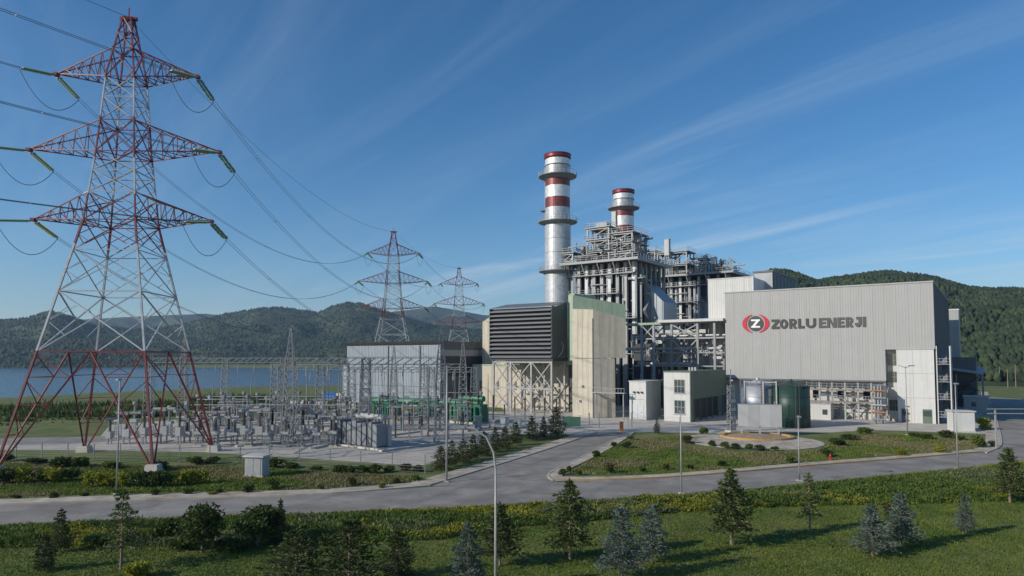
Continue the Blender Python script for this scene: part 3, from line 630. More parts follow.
# ------------------------------------------------------------------ blank panel and lattice mast on the forecourt
bpnt = P(760, 435.5); bb = thing('blank_billboard', tuple(bpnt), R(-16), 'blank light grey panel on posts standing in the round forecourt', 'billboard')
pw_, z0, z1 = 6.4, 1.35, 4.75
for k in range(4): MB().box(-pw_/2+k*pw_/4+.008, -pw_/2+(k+1)*pw_/4-.008, -.3, .3, z0, z1).build('panel', M_GREYS if k % 2 else mat('panel_grey', (0.42,0.42,0.42), .5, var=.05), bb)
MB().box(-pw_/2-.06, pw_/2+.06, -.26, .36, z1, z1+.1).build('cap', M_STEEL, bb)
for x in (-2.7, 0, 2.7): MB().bar((x,.05,0),(x,.05,z0),.28).build('post', M_STEELL, bb)
def lattice_column(mb, base, w0, w1, h, n, bw=.09, z0=0.0):
    for k in range(n+1):
        pass
    def cn(t): 
        w_ = (w0+(w1-w0)*t)/2; return [Vector((base[0]+a*w_, base[1]+b*w_, z0+h*t)) for a, b in ((-1,-1),(1,-1),(1,1),(-1,1))]
    B0, T0 = cn(0), cn(1)
    for a, b in zip(B0, T0): mb.bar(a, b, bw*1.3, caps=False)
    for k in range(n):
        c0, c1 = cn(k/n), cn((k+1)/n)
        for i in range(4):
            j = (i+1) % 4
            mb.bar(c0[i], c1[j], bw, caps=False)
            if k % 2 == 0: mb.bar(c1[i], c1[j], bw, caps=False)
    return mb
mp_ = P(731.5, 432); ms = thing('lattice_mast', tuple(mp_), R(20), 'slender dark lattice mast beside the blank panel on the forecourt', 'mast')
lattice_column(MB(), (0,0), .9, .75, 7.6, 12, .1).build('lattice', M_STEEL, ms); MB().bar((0,0,7.5),(0,0,10.2),.1).build('rod', M_STEEL, ms); MB().box(-.7,.7,-.7,.7,0,.3).build('footing', M_CONC, ms)
[MB().box(-.3-.4*k,.5,-.55,-.46,2+k*1.4,2.5+k*1.4).build('equipment_box', M_GREYS, ms) for k in range(3)]

# ------------------------------------------------------------------ green two-storey cabin, white box
gc = P(691, 422.3); gl = on_line(663.5, gc, FX); gw = (gc-gl).length; gd = 20.5
gcab = thing('control_cabin', tuple(gl), RZ, 'two-storey cabin with white front and green side left of the grey hall', 'building')
gz = ZP(372.5, gc.y)
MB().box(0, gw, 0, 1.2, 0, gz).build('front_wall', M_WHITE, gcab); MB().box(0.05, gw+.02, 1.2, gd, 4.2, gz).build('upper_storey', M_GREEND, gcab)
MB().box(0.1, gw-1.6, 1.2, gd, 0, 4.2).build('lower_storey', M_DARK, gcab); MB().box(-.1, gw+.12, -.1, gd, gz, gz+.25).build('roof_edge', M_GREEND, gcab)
MB().box(gw-.16, gw+.03, -.02, 1.0, 0, gz-.02).build('corner_trim', M_GREEND, gcab)
for z in (1.5, 5.4):
    wn = MB().box(gw*.40, gw*.78, -.05, -.005, z, z+2.5).build('window', M_GLASS, gcab)
    for k in range(4): MB().box(gw*.40+k*gw*.38/3-.04, gw*.40+k*gw*.38/3+.04, -.09, -.052, z-.05, z+2.55).build('mullion', M_STEELL, wn)
    for q in (0, 1.25, 2.5): MB().box(gw*.39, gw*.79, -.085, -.054, z+q-.04, z+q+.04).build('transom', M_STEELL, wn)
    MB().box(gw*.37, gw*.81, -.16, -.01, z-.16, z-.05).build('sill', M_GREYS, wn)
for k in range(6): MB().bar((gw-.1, 2+k*3.4, 0), (gw-.1, 2+k*3.4, 4.2), .25).build('column', M_GREEND, gcab)
for k in range(3): MB().box(gw*.5+k*.6, gw*.5+k*.6+.35, 6, 6.4, gz+.25, gz+.9).build('roof_vent', M_STEELL, gcab)
wc = P(646.3, 420.3); wl = on_line(629, wc, FX); wwd = (wc-wl).length; wz = ZP(382, wc.y)
wbx = thing('white_box_house', tuple(wl), RZ, 'small tall white equipment house between cream tower and green cabin', 'building')
MB().box(0, wwd, 0, 7.2, 0.15, wz).build('wall', M_WHITE, wbx); MB().box(-.12, wwd+.12, -.12, 7.3, wz, wz+.18).build('roof', M_WHITE2, wbx); MB().box(-.08, wwd+.08, -.08, 7.28, 0, .15).build('plinth', M_CONC, wbx)
for k in range(2):
    d = MB().box(.55+k*1.25, .55+k*1.25+1.2, -.05, -.005, .2, 3.0).build('door', mat('pale_door', (.56,.57,.57), .5), wbx); MB().box(.62+k*1.9, .74+k*1.9, -.1, -.052, 1.4, 1.6).build('handle', M_DARK, d)
MB().box(.4, wwd-.4, -.04, -.005, 3.9, 4.0).build('seam', M_GREYS, wbx)
for x in (.9, 1.7, 2.5): MB().box(x, x+.35, -.35, -.005, 5.2, 5.5).build('wall_lamp', M_DARK, wbx)

# ------------------------------------------------------------------ cream tower, filter house
C1 = P(594, 418); C0 = on_line(572.5, C1, FX); fw1 = (C1-C0).length
crm = thing('cream_tower', tuple(C0), RZ, 'tall cream clad tower with pale green top beside the louvred filter house', 'building')
loc2 = lambda p: (Vector(((p-C0).dot(FX), (p-C0).dot(FV))))
DCH = Vector((0.985, 0.17, 0)); e_up = loc2(on_line(626, C1, DCH)); e_lo = loc2(on_line(615, C1, DCH)); ztop1 = ZP(308, C1.y); ztop2 = ZP(318.5, C1.y+1)
MB().poly([(0.03,.03),(fw1,.03),(e_lo.x,e_lo.y),(e_lo.x-7.5,14),(0.03,14)], 0, 11.9).build('lower_core', M_CREAM, crm)
d_up = Vector((e_up.x-fw1, e_up.y, 0)); 
o = MB(); pl = [(0.03,.03),(fw1,.03),(e_up.x,e_up.y),(e_up.x-7.5,14),(0.03,14)]; zt_ = [ztop1, ztop1-.3, ztop2, ztop2, ztop1]
n = 5; o.add([(x,y,12.0) for x,y in pl]+[(x,y,z) for (x,y),z in zip(pl, zt_)], [tuple(range(n-1,-1,-1)), tuple(range(n,2*n))]+[(i,(i+1)%n,n+(i+1)%n,n+i) for i in range(n)]); o.build('upper_core', M_CREAM, crm)
# cladding boards on the two visible faces
def boards(parent, a, b, n, z0, z1f, m, name='cladding_panel', gap=.02, th=.05):
    a = Vector((a[0],a[1],0)); b = Vector((b[0],b[1],0)); d = (b-a).normalized(); nm = Vector((d.y,-d.x,0))*th
    for k in range(n):
        p, q = a.lerp(b, k/n)+d*gap, a.lerp(b, (k+1)/n)-d*gap; za, zb_ = z1f(k/n), z1f((k+1)/n)
        MB().hexa([(p.x+nm.x,p.y+nm.y,z0),(q.x+nm.x,q.y+nm.y,z0),(q.x,q.y,z0),(p.x,p.y,z0),(p.x+nm.x,p.y+nm.y,za),(q.x+nm.x,q.y+nm.y,zb_),(q.x,q.y,zb_),(p.x,p.y,za)]).build(name, m, parent)
for z0, z1 in ((.1, 5.9), (6.0, 11.9)):
    boards(crm, (0,0), (fw1,0), 4, z0, lambda t, z1=z1: z1, M_CREAM); boards(crm, (fw1,0), (e_lo.x,e_lo.y), 3, z0, lambda t, z1=z1: z1, M_CREAM)
boards(crm, (0,0), (fw1,0), 4, 12.0, lambda t: ztop1-.3*t, M_CREAM); boards(crm, (fw1,0), (e_up.x,e_up.y), 4, 12.0, lambda t: ztop1-.3+(ztop2-ztop1+.3)*t, M_CREAM)
# pale green parapet block on top, falling to the right
gA = (0.0, .25); gB = (e_up.x-1.6, e_up.y+3.2); za0 = ZP(295, C0.y); zb0 = ZP(305, C0.y+3)
MB().hexa([(gA[0],gA[1],ztop1-.6),(gB[0],gB[1],ztop2-.4),(gB[0]-4.5,gB[1]+8,ztop2-.4),(gA[0],gA[1]+8,ztop1-.6),(gA[0],gA[1],za0),(gB[0],gB[1],zb0),(gB[0]-4.5,gB[1]+8,zb0),(gA[0],gA[1]+8,za0)]).build('parapet', M_GREENL, crm)
MB().box(-1.2, -.05, 1.0, 9, 11.5, za0+.4).build('green_fin', M_GREENL, crm)
MB().box(fw1-.2, fw1-.1, -.25, -.12, 0, 20).build('downpipe', M_STEEL, crm)
for z in (3.0, 6.0): MB().box(1.0+z*.2, 1.5+z*.2, -.18, -.06, z, z+.5).build('junction_box', M_DGREY, crm)
brg = MB(); bz = ZP(392.5, C1.y); 
o = thing('pipe_bridge', tuple(C1), RZ, 'thin horizontal pipe bridge between the cream tower and the white box house', 'pipe bridge')
xa, xb = .2, (wl-C1).dot(FX)
MB().box(xa, xb, -1.0, .0, bz, bz+.15).build('deck', M_STEELL, o); mb = MB()
for k in range(12): mb.bar((xa+(xb-xa)*k/11, -1, bz+.1), (xa+(xb-xa)*k/11, -1, bz+1.0), .06)
mb.bar((xa,-1,bz+1),(xb,-1,bz+1),.07); mb.build('railing', M_STEELL, o); [MB().bar((x,-.5,0),(x,-.5,bz),.2).build('post', M_STEEL, o) for x in (xa+.6, xb-.4)]
FC = P(553, 414); FL = on_line(491, FC, FX); fw = (FC-FL).length; fz0, fz1 = 12.1, ZP(306, FC.y)
flt = thing('filter_house', tuple(FL), RZ, 'dark slate louvred air filter house raised on steel legs', 'filter house')
MB().box(.1, fw, .9, 6.2, fz0, fz1-.05).build('box', M_LOUV, flt)
MB().hexa([(-.1,-.15,fz1-.05),(fw+.1,-.15,fz1-.05),(fw+.1,6.3,fz1+1.3),(-.1,6.3,fz1+1.3),(-.1,-.15,fz1+.12),(fw+.1,-.15,fz1+.12),(fw+.1,6.3,fz1+1.45),(-.1,6.3,fz1+1.45)]).build('roof', mat('slate_roof', (0.16,0.165,0.175), .5, var=.1), flt)
MB().add([(fw,.9,fz1-.05),(fw,6.2,fz1-.05),(fw,6.2,fz1+1.3)], [(0,1,2)]).build('gable', M_LOUV, flt)
nl = 12
lm_ = MB(); dz = (fz1-fz0)/nl
lm_.hexa([(0,-.62,0),(fw,-.62,0),(fw,.9,dz*.80),(0,.9,dz*.80),(0,-.66,.10),(fw,-.66,.10),(fw,.9,dz*.80+.1),(0,.9,dz*.80+.1)]); lm_.box(0,fw,-.70,-.60,-.02,.30)
lme = lm_.mesh('louvre', mat('louvre_slate', (0.15,0.155,0.165), .4, var=.1))
for k in range(nl): link('louvre', lme, flt, (0,0,fz0+k*dz))
MB().box(fw-.02, fw+.12, -.55, 1.0, fz0, fz1).build('side_cheek', M_LOUV, flt); MB().box(-.1, .02, -.55, 1.0, fz0, fz1).build('side_cheek', M_LOUV, flt)
MB().box(-.1, fw+.1, -.2, 6.2, fz0-.75, fz0-.03).build('floor_frame', M_DARK, flt)
lx = [.6, fw*.33, fw*.66, fw-.4]
for y in (0.2, 5.6):
    for x in lx: MB().box(x-.2, x+.2, y-.2, y+.2, 0, fz0-.75).build('leg', M_STEELL, flt)
    for i in range(3):
        for z0, z1 in ((.3, 5.2), (5.4, fz0-.9)):
            mb = MB(); mb.bar((lx[i],y,z0),(lx[i+1],y,z1),.2); mb.bar((lx[i+1],y,z0),(lx[i],y,z1),.2); mb.build('brace', M_STEELL, flt)
    MB().bar((lx[0],y,5.3),(lx[3],y,5.3),.3).build('tie_beam', M_STEELL, flt); MB().bar((lx[0],y,fz0-1.0),(lx[3],y,fz0-1.0),.35).build('tie_beam', M_STEELL, flt)
mb = MB(); mb.path([(fw+.2,2,fz0+.2),(fw+1.0,2.3,fz0+1.2),(fw+1.2,2.6,fz0+2.6),(fw+.3,3,fz0+3.4)], .09, 6); mb.build('hose', M_STEELL, flt)
# green transition duct behind the filter house
mb = MB(); td = thing('intake_duct', tuple(FL), RZ, 'pale green intake duct wall between the filter house and cream tower', 'duct')
zd = ZP(295, FC.y+5); MB().box(fw+.15, fw+4.0, 6.4, 12, 10.5, zd).build('wall', M_GREENL, td); MB().box(fw+1.2, fw+2.4, 6.15, 6.38, 0, zd-.3).build('pilaster', M_GREENL, td); MB().box(-1, fw+.1, 6.4, 12, 10.6, 12.0).build('duct_base', M_GREENL, td)
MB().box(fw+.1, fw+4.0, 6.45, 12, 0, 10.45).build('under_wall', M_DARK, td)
# low cream hall behind the legs
L0 = on_line(473, FL+FV*9, FX); L1 = on_line(572, FL+FV*9, FX); lwid = (L1-L0).length
lch = thing('cream_low_hall', tuple(L0), RZ, 'low cream hall seen behind the legs of the filter house', 'building')
lz = ZP(365.5, L0.y); MB().box(0, lwid, .06, 12, 0, lz-.02).build('core', M_CREAM, lch)
pmc = MB().box(.02, lwid/10-.02, 0, .07, 0, lz).mesh('cladding_panel', M_CREAM)
for k in range(10): link('cladding_panel', pmc, lch, (k*lwid/10, 0, 0))
MB().box(-.15, lwid+.1, -.12, .3, lz, lz+.35).build('roof_edge', M_GREENL, lch)
for k in range(5): MB().box(2.2+k*5.2, 2.9+k*5.2, -.1, -.01, 4.4, 6.4).build('vent', M_DGREY, lch)
b0 = on_line(482.5, FL+FV*14, FX); b1 = on_line(520, FL+FV*14, FX); crb = thing('cream_rear_block', tuple(b0), RZ, 'cream block peeking out left of the louvred filter house', 'building')
zt2 = ZP(317, b0.y); bw_ = (b1-b0).length
MB().poly([(0,0),(bw_,0),(bw_,9),(0,9)], lz+.4, zt2-1.2).build('wall', M_CREAM, crb)
MB().hexa([(0,0,zt2-1.2),(bw_,0,zt2-1.2),(bw_,9,zt2-1.2),(0,9,zt2-1.2),(2.6,0,zt2),(bw_,0,zt2),(bw_,9,zt2),(2.6,9,zt2)]).build('top', M_CREAM, crb)
MB().box(-.1, bw_, -.12, 9, 0, lz+.4).build('base', M_GREENL, crb)

# ------------------------------------------------------------------ blue-grey switchgear building
GC = P(440.3, 408); GL = on_line(347, GC, FX); gwid = (GC-GL).length; gzt = ZP(341, GC.y); GD = 18
gb = thing('switchgear_building', tuple(GL), RZ, 'blue-grey ribbed box building behind the switchyard', 'building')
MB().box(.05, gwid-.05, .08, GD, 0, gzt-1.2).build('core', M_DGREY, gb)
npn = 12; pwg = gwid/npn
for z0, z1 in ((.1, 4.9), (5.0, gzt-3.9), (gzt-3.8, gzt-.9)):
    me = ribbed(pwg, z0, z1, 5, d=.06).mesh('cladding_panel', M_BLUEG)
    for k in range(npn): link('cladding_panel', me, gb, (k*pwg, 0, 0))
MB().hexa([(-.6,-.8,gzt-.12),(gwid+.1,-.8,gzt-.12),(gwid+.1,.3,gzt-.9),(-.2,.3,gzt-.9),(-.8,-1.0,gzt+.05),(gwid+.15,-1.0,gzt+.05),(gwid+.15,GD+.2,gzt+.05),(-.8,GD+.2,gzt+.05)]).build('roof', M_DGREY, gb)
MB().box(-3.2, -.02, 1.2, 8, 0, ZP(364, GL.y)).build('lean_to', M_BLUEG, gb)
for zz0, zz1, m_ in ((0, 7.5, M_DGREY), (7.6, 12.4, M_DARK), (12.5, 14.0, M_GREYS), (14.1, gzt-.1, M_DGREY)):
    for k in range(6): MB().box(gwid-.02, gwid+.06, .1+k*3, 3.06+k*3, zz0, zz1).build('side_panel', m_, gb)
for x in (gwid*.47, gwid*.80): MB().box(x-.12, x+.12, -.25, -.08, 0, gzt-1).build('downpipe', M_DGREY, gb)
for k in range(3): MB().box(5+k*8, 6.8+k*8, -.12, -.01, .1, 2.6).build('door', M_DGREY, gb)

# ------------------------------------------------------------------ chimneys
CY1, CY2 = 185.0, 225.0
CZ = lambda y: ZP(y, CY1-3.4)
M_STACK = banded('chimney_paint', [(0, SSIL), (CZ(206.5), SRED), (CZ(196), (0.74, 0.74, 0.73)), (CZ(185), SRED), (CZ(176), (0.48, 0.48, 0.48)), (CZ(163.5), (0.72, 0.72, 0.71)), (CZ(157.5), (0.19, 0.035, 0.03))], 0.42, dull=0.35)
def chimney(Y, xpx, label):
    x = (xpx-512)/FOC*math.cos(PITCH)*Y; c = thing('chimney', (x, Y, 0), RZ, label, 'chimney', 'boiler chimneys')
    zt = CZ(151.5); R0, R1 = 3.55, 3.38; zm = CZ(219)
    MB().lathe([(R0,0),(R0,zm),(R1,zm+.1),(R1,zt-1.4),(R1+.3,zt-1.0),(R1+.3,zt-.3)], 40).build('shaft', M_STACK, c)
    MB().lathe([(R1+.3,zt-.3),(R1+.38,zt),(R1-.3,zt),(R1-.3,zt-1)], 40).build('rim', mat('rim_red', (0.15,0.02,0.018), .6), c)
    for z, r in ((CZ(270), 5.2), (CZ(220), 5.3), (CZ(173.5), 5.2)):
        pf = MB().lathe([(R0+.02,z-.9),(R0+.5,z-.5),(r,z-.12),(r,z+.12),(R0+.02,z+.12)], 32).build('platform', M_STEEL, c)
        mb = MB(); nn = 28
        for k in range(nn):
            a, b = 2*math.pi*k/nn, 2*math.pi*(k+1)/nn
            mb.bar((r*math.cos(a), r*math.sin(a), z), (r*math.cos(a), r*math.sin(a), z+1.15), .07, caps=False)
            for h in (.6, 1.15): mb.bar((r*math.cos(a), r*math.sin(a), z+h), (r*math.cos(b), r*math.sin(b), z+h), .06, caps=False)
        mb.build('railing', M_STEEL, pf)
    zp = CZ(207); MB().box(-5.2, -3.1, -.9, .9, zp, zp+.4).build('side_platform', M_CASE, c)
    for z in (CZ(252), CZ(238), CZ(163.5)): MB().lathe([(R0-.1,z),(R0+.05,z+.15),(R0-.1,z+.3)], 40).build('hoop', M_STEEL, c)
    mb = MB()
    for k in (-.3, .3): mb.bar((-3.9, k, 2), (-3.9, k, zt-2), .1)
    for k in range(86): mb.bar((-3.9,-.3,3+k*.7), (-3.9,.3,3+k*.7), .06, caps=False)
    mb.build('ladder', M_STEEL, c); return c, Vector((x, Y, 0))
c1, S1 = chimney(CY1, 558.2, 'nearer and taller looking silver chimney with red and white bands')
c2, S2 = chimney(CY2, 624.8, 'farther silver chimney with red and white bands rising behind the boiler steelwork')

# ------------------------------------------------------------------ boilers with their steelwork
def railing_run(mb, pts, z, step=1.6, h=1.1):
    for a, b in zip(pts[:-1], pts[1:]):
        a = Vector((a[0],a[1],z)); b = Vector((b[0],b[1],z)); n = max(2, int((b-a).length/step))
        for k in range(n+1): p = a.lerp(b, k/n); mb.bar(p, p+Vector((0,0,h)), .07, caps=False)
        for q in (h*.5, h): mb.bar(a+Vector((0,0,q)), b+Vector((0,0,q)), .07, caps=False)
def boiler(name, p0, wd, dep, zdeck, label, seed, upper=True, ncol=9):
    r = random.Random(seed); t = thing('boiler', tuple(p0), RZ, label, 'boiler')
    for k in range(ncol-1):                          # casing, one sheet panel between each pair of columns
        x0, x1 = wd*k/(ncol-1)+.5, wd*(k+1)/(ncol-1)-.5
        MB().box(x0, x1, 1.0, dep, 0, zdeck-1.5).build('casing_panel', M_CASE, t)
        if k % 2 == 0: MB().tube((x0+.9, .55, 4), (x0+.9, .55, zdeck-1.8), .5, n=10).build('downcomer', M_ALU, t)
        for q in range(3): MB().box(x0-.1, x1+.1, .82, .98, 8+q*7.5, 8.35+q*7.5).build('stiffener', M_STEEL, t)
    for k in range(ncol):
        x = wd*k/(ncol-1); MB().box(x-.42, x+.42, -.45, .45, 0, zdeck-.6).build('column', (M_STEEL, M_STEELL, M_ALU)[k % 3], t)
        if k % 2 == 0:
            mb = MB(); mb.bar((x, -.3, zdeck-4.5), (x, -3.0, zdeck-.5), .28); mb.build('bracket', M_STEELL, t)
    for k in range(7): 
        y = dep*k/6; MB().box(wd+.1, wd+.8, y-.35, y+.35, 0, zdeck-.6).build('column', M_STEEL, t)
    MB().box(-2.2, wd+2.6, -3.2, dep+1.5, zdeck-.35, zdeck).build('deck', M_STEEL, t)
    MB().box(-2.2, wd+2.6, -3.32, -3.1, zdeck-.55, zdeck+.1).build('fascia_beam', M_STEEL, t)
    MB().box(wd+2.5, wd+2.72, -3.1, dep, zdeck-.75, zdeck+.15).build('fascia_beam', M_STEEL, t)
    mb = MB(); railing_run(mb, [(-2.2,-3.2),(wd+2.6,-3.2),(wd+2.6,dep)], zdeck); mb.build('railing', M_STEELL, t)
    MB().box(-.3, wd+.3, -1.4, .0, zdeck-3.6, zdeck-3.35).build('lower_walkway', M_STEEL, t)
    mb = MB(); railing_run(mb, [(-.3,-1.4),(wd+.3,-1.4)], zdeck-3.4); mb.build('railing', M_STEEL, t)
    for q, zz in enumerate((zdeck-8.5, zdeck-15)):      # catwalks down the front
        x0, x1 = (wd*.35, wd+1) if q else (0, wd*.8)
        MB().box(x0, x1, -1.9, -.5, zz-.2, zz).build('lower_walkway', M_STEEL, t); mb = MB(); railing_run(mb, [(x0,-1.9),(x1,-1.9)], zz); mb.build('railing', M_STEEL, t)
    for k in range(5): MB().box(wd+.9, wd+2.4, dep*k/5, dep*k/5+2.6, zdeck-5-4*(k % 3), zdeck-4.8-4*(k % 3)).build('side_platform', M_STEEL, t)
    for k in range(int(wd/1.6)):                      # risers and valves crowding the deck
        x, y, h = r.uniform(-1.5, wd+1.5), r.uniform(-2.4, dep*.5), r.uniform(1.2, 4.6)
        MB().lathe([(.22,0),(.22,h*.55),(.5,h*.6),(.5,h*.8),(.25,h*.84),(.25,h)], 8, (x,y,zdeck)).build('valve_stack', (M_STEEL, M_ALU, M_CASE)[k % 3], t)
    for k in range(4): x = wd*(k+.4)/4; MB().box(x-.9, x+.9, 1+k, 3+k, zdeck, zdeck+r.uniform(1.2,2.6)).build('instrument_hut', (M_GREYS, M_DGREY)[k % 2], t)
    # drums, vent silencers and pipes above the deck
    for k in range(3):
        y = 2+k*(dep-5)/2; mb = MB(); mb.tube((wd*.08, y+2, zdeck+2.0), (wd*.86, y+2, zdeck+2.0), 1.1, n=14); mb.build('steam_drum', M_ALU, t, True)
        for q in range(4): MB().bar((wd*(.12+.24*q), y+2, zdeck), (wd*(.12+.24*q), y+2, zdeck+1.2), .5).build('saddle', M_STEEL, t)
    for k in range(5):
        x, y = r.uniform(1, wd-1), r.uniform(0, dep*.7); h = r.uniform(4.0, 8)
        v = MB().lathe([(.5,0),(.5,h*.45),(.85,h*.5),(.85,h*.9),(.5,h)], 12, (x,y,zdeck)).build('vent_silencer', M_ALU if k % 2 else M_STEELL, t, False)
    mb = MB()
    for k in range(95):
        x, y, z = r.uniform(-1, wd+1), r.uniform(-2.6, dep*.6), zdeck+r.uniform(.3, 4.5)
        d = r.choice([(r.uniform(2,7),0,0),(0,r.uniform(2,5),0),(0,0,r.uniform(1,3.5))])
        mb.tube((x,y,z), (x+d[0],y+d[1],z+d[2]), r.uniform(.08,.28), n=6)
    mb.build('pipework', M_STEELL, t)
    mb = MB()
    for k in range(60):
        x, y, z = r.uniform(0, wd), r.uniform(-1.2, .2), r.uniform(9, zdeck-3)
        d = r.choice([(r.uniform(1.5,5),0,0),(0,0,r.uniform(2,7))]); mb.tube((x,y,z),(min(wd,x+d[0]),y,min(zdeck-2,z+d[2])), r.uniform(.1,.22), n=6)
    mb.build('pipework', M_ALU, t)
    mb = MB()
    for k in range(24):
        y, z = r.uniform(0, dep), r.uniform(8, zdeck-4); d = r.choice([(r.uniform(2,6),0),(0,r.uniform(2,7))]); mb.tube((wd+1.2,y,z),(wd+1.2,min(dep,y+d[0]),min(zdeck-2,z+d[1])), r.uniform(.12,.3), n=6)
    mb.build('pipework', M_STEEL, t)
    for lx0, lx1, ly0, ly1, levels in upper:         # open frames standing on the deck
        nx = max(2, int((lx1-lx0)/4)+1); xs = np.linspace(lx0, lx1, nx); ys = np.linspace(ly0, ly1, 3); prev = zdeck; top = zdeck+levels[-1]
        for x in xs:
            for y in ys: MB().bar((x,y,zdeck),(x,y,top),.34).build('frame_post', M_STEELL if y == ys[0] else M_STEEL, t)
        for lv in levels:
            z = zdeck+lv; dk = MB().box(lx0-.6, lx1+.6, ly0-.6, ly1+.6, z-.28, z-.05).build('frame_deck', M_STEEL, t)
            mb = MB(); railing_run(mb, [(lx0-.6,ly1+.6),(lx0-.6,ly0-.6),(lx1+.6,ly0-.6),(lx1+.6,ly1+.6)], z-.05, 1.4); mb.build('railing', M_STEELL, dk)
            MB().bar((lx0,ly0-.05,z-.5),(lx1,ly0-.05,z-.5),.2,.4).build('beam', M_STEELL, t)
            mb = MB(); i = r.randrange(nx-1); mb.bar((xs[i],ly0,prev),(xs[i+1],ly0,z-.4),.18); mb.build('brace', M_STEEL, t); prev = z
            mb = MB()
            for k in range(14):
                x, y = r.uniform(lx0, lx1), r.uniform(ly0, ly1); a = z-r.uniform(.5, 2.6); d = r.choice([(2.5,0,0),(0,0,1.4),(0,2,0)]); mb.tube((x,y,a),(x+d[0],y+d[1],a+d[2]), r.uniform(.1,.35), n=6)
            mb.build('pipework', M_ALU if lv == levels[0] else M_STEEL, t)
    # stair zigzag on the right end
    for k in range(7):
        z = 2+k*4.4; s = 1 if k % 2 else -1
        mb = MB(); mb.bar((wd+2.2, 3-s*2, z), (wd+2.2, 3+s*2, z+4.4), .8, .12); mb.build('stair_flight', M_STEEL, t)
    return t
e1 = on_line(634, S1, FX); wd1 = (e1-S1).length; zdk = ZP(262, 178)
bA = boiler('boiler', S1+FX*4.2+FV*.5, wd1-4.2, 18, zdk, 'nearer boiler of grey columns and pipework right of the taller chimney', 3,
            upper=[(4.2, 10.5, 1.0, 7, [3.4, 6.4, 9.6]), (10.5, 17.0, 1.4, 10, [2.6, 5.0, 7.6]), (-2.2, 1.6, -2.4, 1.5, [3.0])])
bxl = lambda px: (on_line(px, S2, FX)-S2).length-4.2
e2 = on_line(729, S2, FX); wd2 = (e2-S2).length; zdB = ZP(275, 213)
bB = boiler('boiler', S2+FX*4.2+FV*.5, wd2-4.2, 18, zdB, 'farther boiler of grey steelwork stepping down behind the white block', 12,
            upper=[(bxl(645), bxl(654), 1.0, 7, [3.2, 6.4, 9.0]), (bxl(660), bxl(689), -1.5, 5, [3.6, 7.6]), (bxl(699), bxl(707), 0, 5, [2.6, 5.0]), (bxl(711), bxl(723), -1, 4, [2.2])], ncol=11)
# light boxes on top of the frames
ob = MB().box(-1.6,1.6,-1.2,1.2,0,1.5).build('cooler_box', M_GREYS); ob.location = tuple(S1+FX*(4.2+7.4)+FV*4.5+Vector((0,0,zdk+9.56))); ob.rotation_euler = (0,0,RZ); tag(ob, 'pale box on the top deck of the nearer boiler frame', 'box')
for x, y0, Y, lb in ((614.5, 212, 218, 'tall white exhaust duct just left of the farther chimney'), (667.3, 239.5, 214, 'white vent box rising above the farther boiler deck'), (714, 258, 206, 'pale vent box near the right end of the farther boiler')):
    hv = ZP(y0, Y)-zdB; q = thing('vent_duct', (0,0,0), 0, lb, 'vent'); MB().box(-.75,.75,-.75,.75,hv*.55,hv).build('duct', M_WHITE2, q); MB().box(-.85,.85,-.85,.85,hv,hv+.15).build('cap', M_GREYS, q)
    for sx, sy in ((-1,-1),(1,-1),(1,1),(-1,1)): MB().bar((sx*.6,sy*.6,0),(sx*.6,sy*.6,hv*.55),.2).build('support', M_STEEL, q)
    q.location = (PY(x, y0, Y).x, Y, zdB); q.rotation_euler = (0,0,RZ)
# inlet transition hoods of the boilers (sloping ducts)
def hood(p, label, wd, z1, z2, ln):
    t = thing('inlet_duct', tuple(p), RZ, label, 'duct')
    MB().hexa([(0,0,0),(wd,0,0),(wd,ln,0),(0,ln,0),(0,0,z1),(wd,0,z2),(wd,ln,z2),(0,ln,z1)]).build('hood', mat('duct_sheet', (0.34,0.37,0.40), .45, metal=.2, var=.1, streak=.1), t)
    for k in range(4): MB().box(-.06+wd*k/3.2, .1+wd*k/3.2, -.12, -.01, 0, z1+(z2-z1)*k/3.2-.1).build('stiffener', M_STEEL, t)
hp = on_line(645, S1+FV*5, FX); hood(hp, 'sloping grey inlet duct at the right end of the nearer boiler', 5.2, ZP(283, hp.y), ZP(302, hp.y-2), 9)
hp = on_line(695, S2+FV*1, FX); hood(hp, 'sloping grey inlet duct behind the pipe rack at the farther boiler', 5.0, ZP(292, hp.y), ZP(306, hp.y), 9)

# ------------------------------------------------------------------ pipe rack between cream tower and hall
k0 = on_line(627, HL+FX*.9, FX); kw = (HL-k0).length-.2
rk = thing('pipe_rack', tuple(k0), RZ, 'tall open steel pipe rack with flat roof left of the grey hall', 'pipe rack')
rz_ = ZP(322, (k0.y+HL.y)/2)
MB().box(0, kw*.38, -.4, 6, rz_-.5, rz_).build('roof_slab', M_GREENL, rk); MB().box(kw*.36, kw, -.9, 7, rz_-.1, rz_+.5).build('roof_slab', M_WHITE, rk)
r_ = random.Random(17); cols_ = sorted([ (on_line(x, k0, FX)-k0).length for x in (642, 654, 672, 698, 715)])
for yy in (0, 6):
    for x in cols_: MB().box(x-.24, x+.24, yy-.24, yy+.24, 0, rz_-.5).build('column', M_BLUEG if (yy == 0 and x < 8) else M_STEEL, rk)
    for z in (6, 10.2, 13.2, 16.4):
        MB().bar((cols_[0]-2,yy,z),(kw,yy,z),.3).build('beam', M_STEEL if z != 16.4 else M_STEELL, rk)
    for i in range(len(cols_)-1):
        for z0, z1 in ((10.3,16.3),(16.5,rz_-.6)):
            if (i+yy) % 2 == 0: mb = MB(); mb.bar((cols_[i],yy,z0),(cols_[i+1],yy,z1),.22); mb.bar((cols_[i+1],yy,z0),(cols_[i],yy,z1),.22); mb.build('brace', M_STEELL, rk)
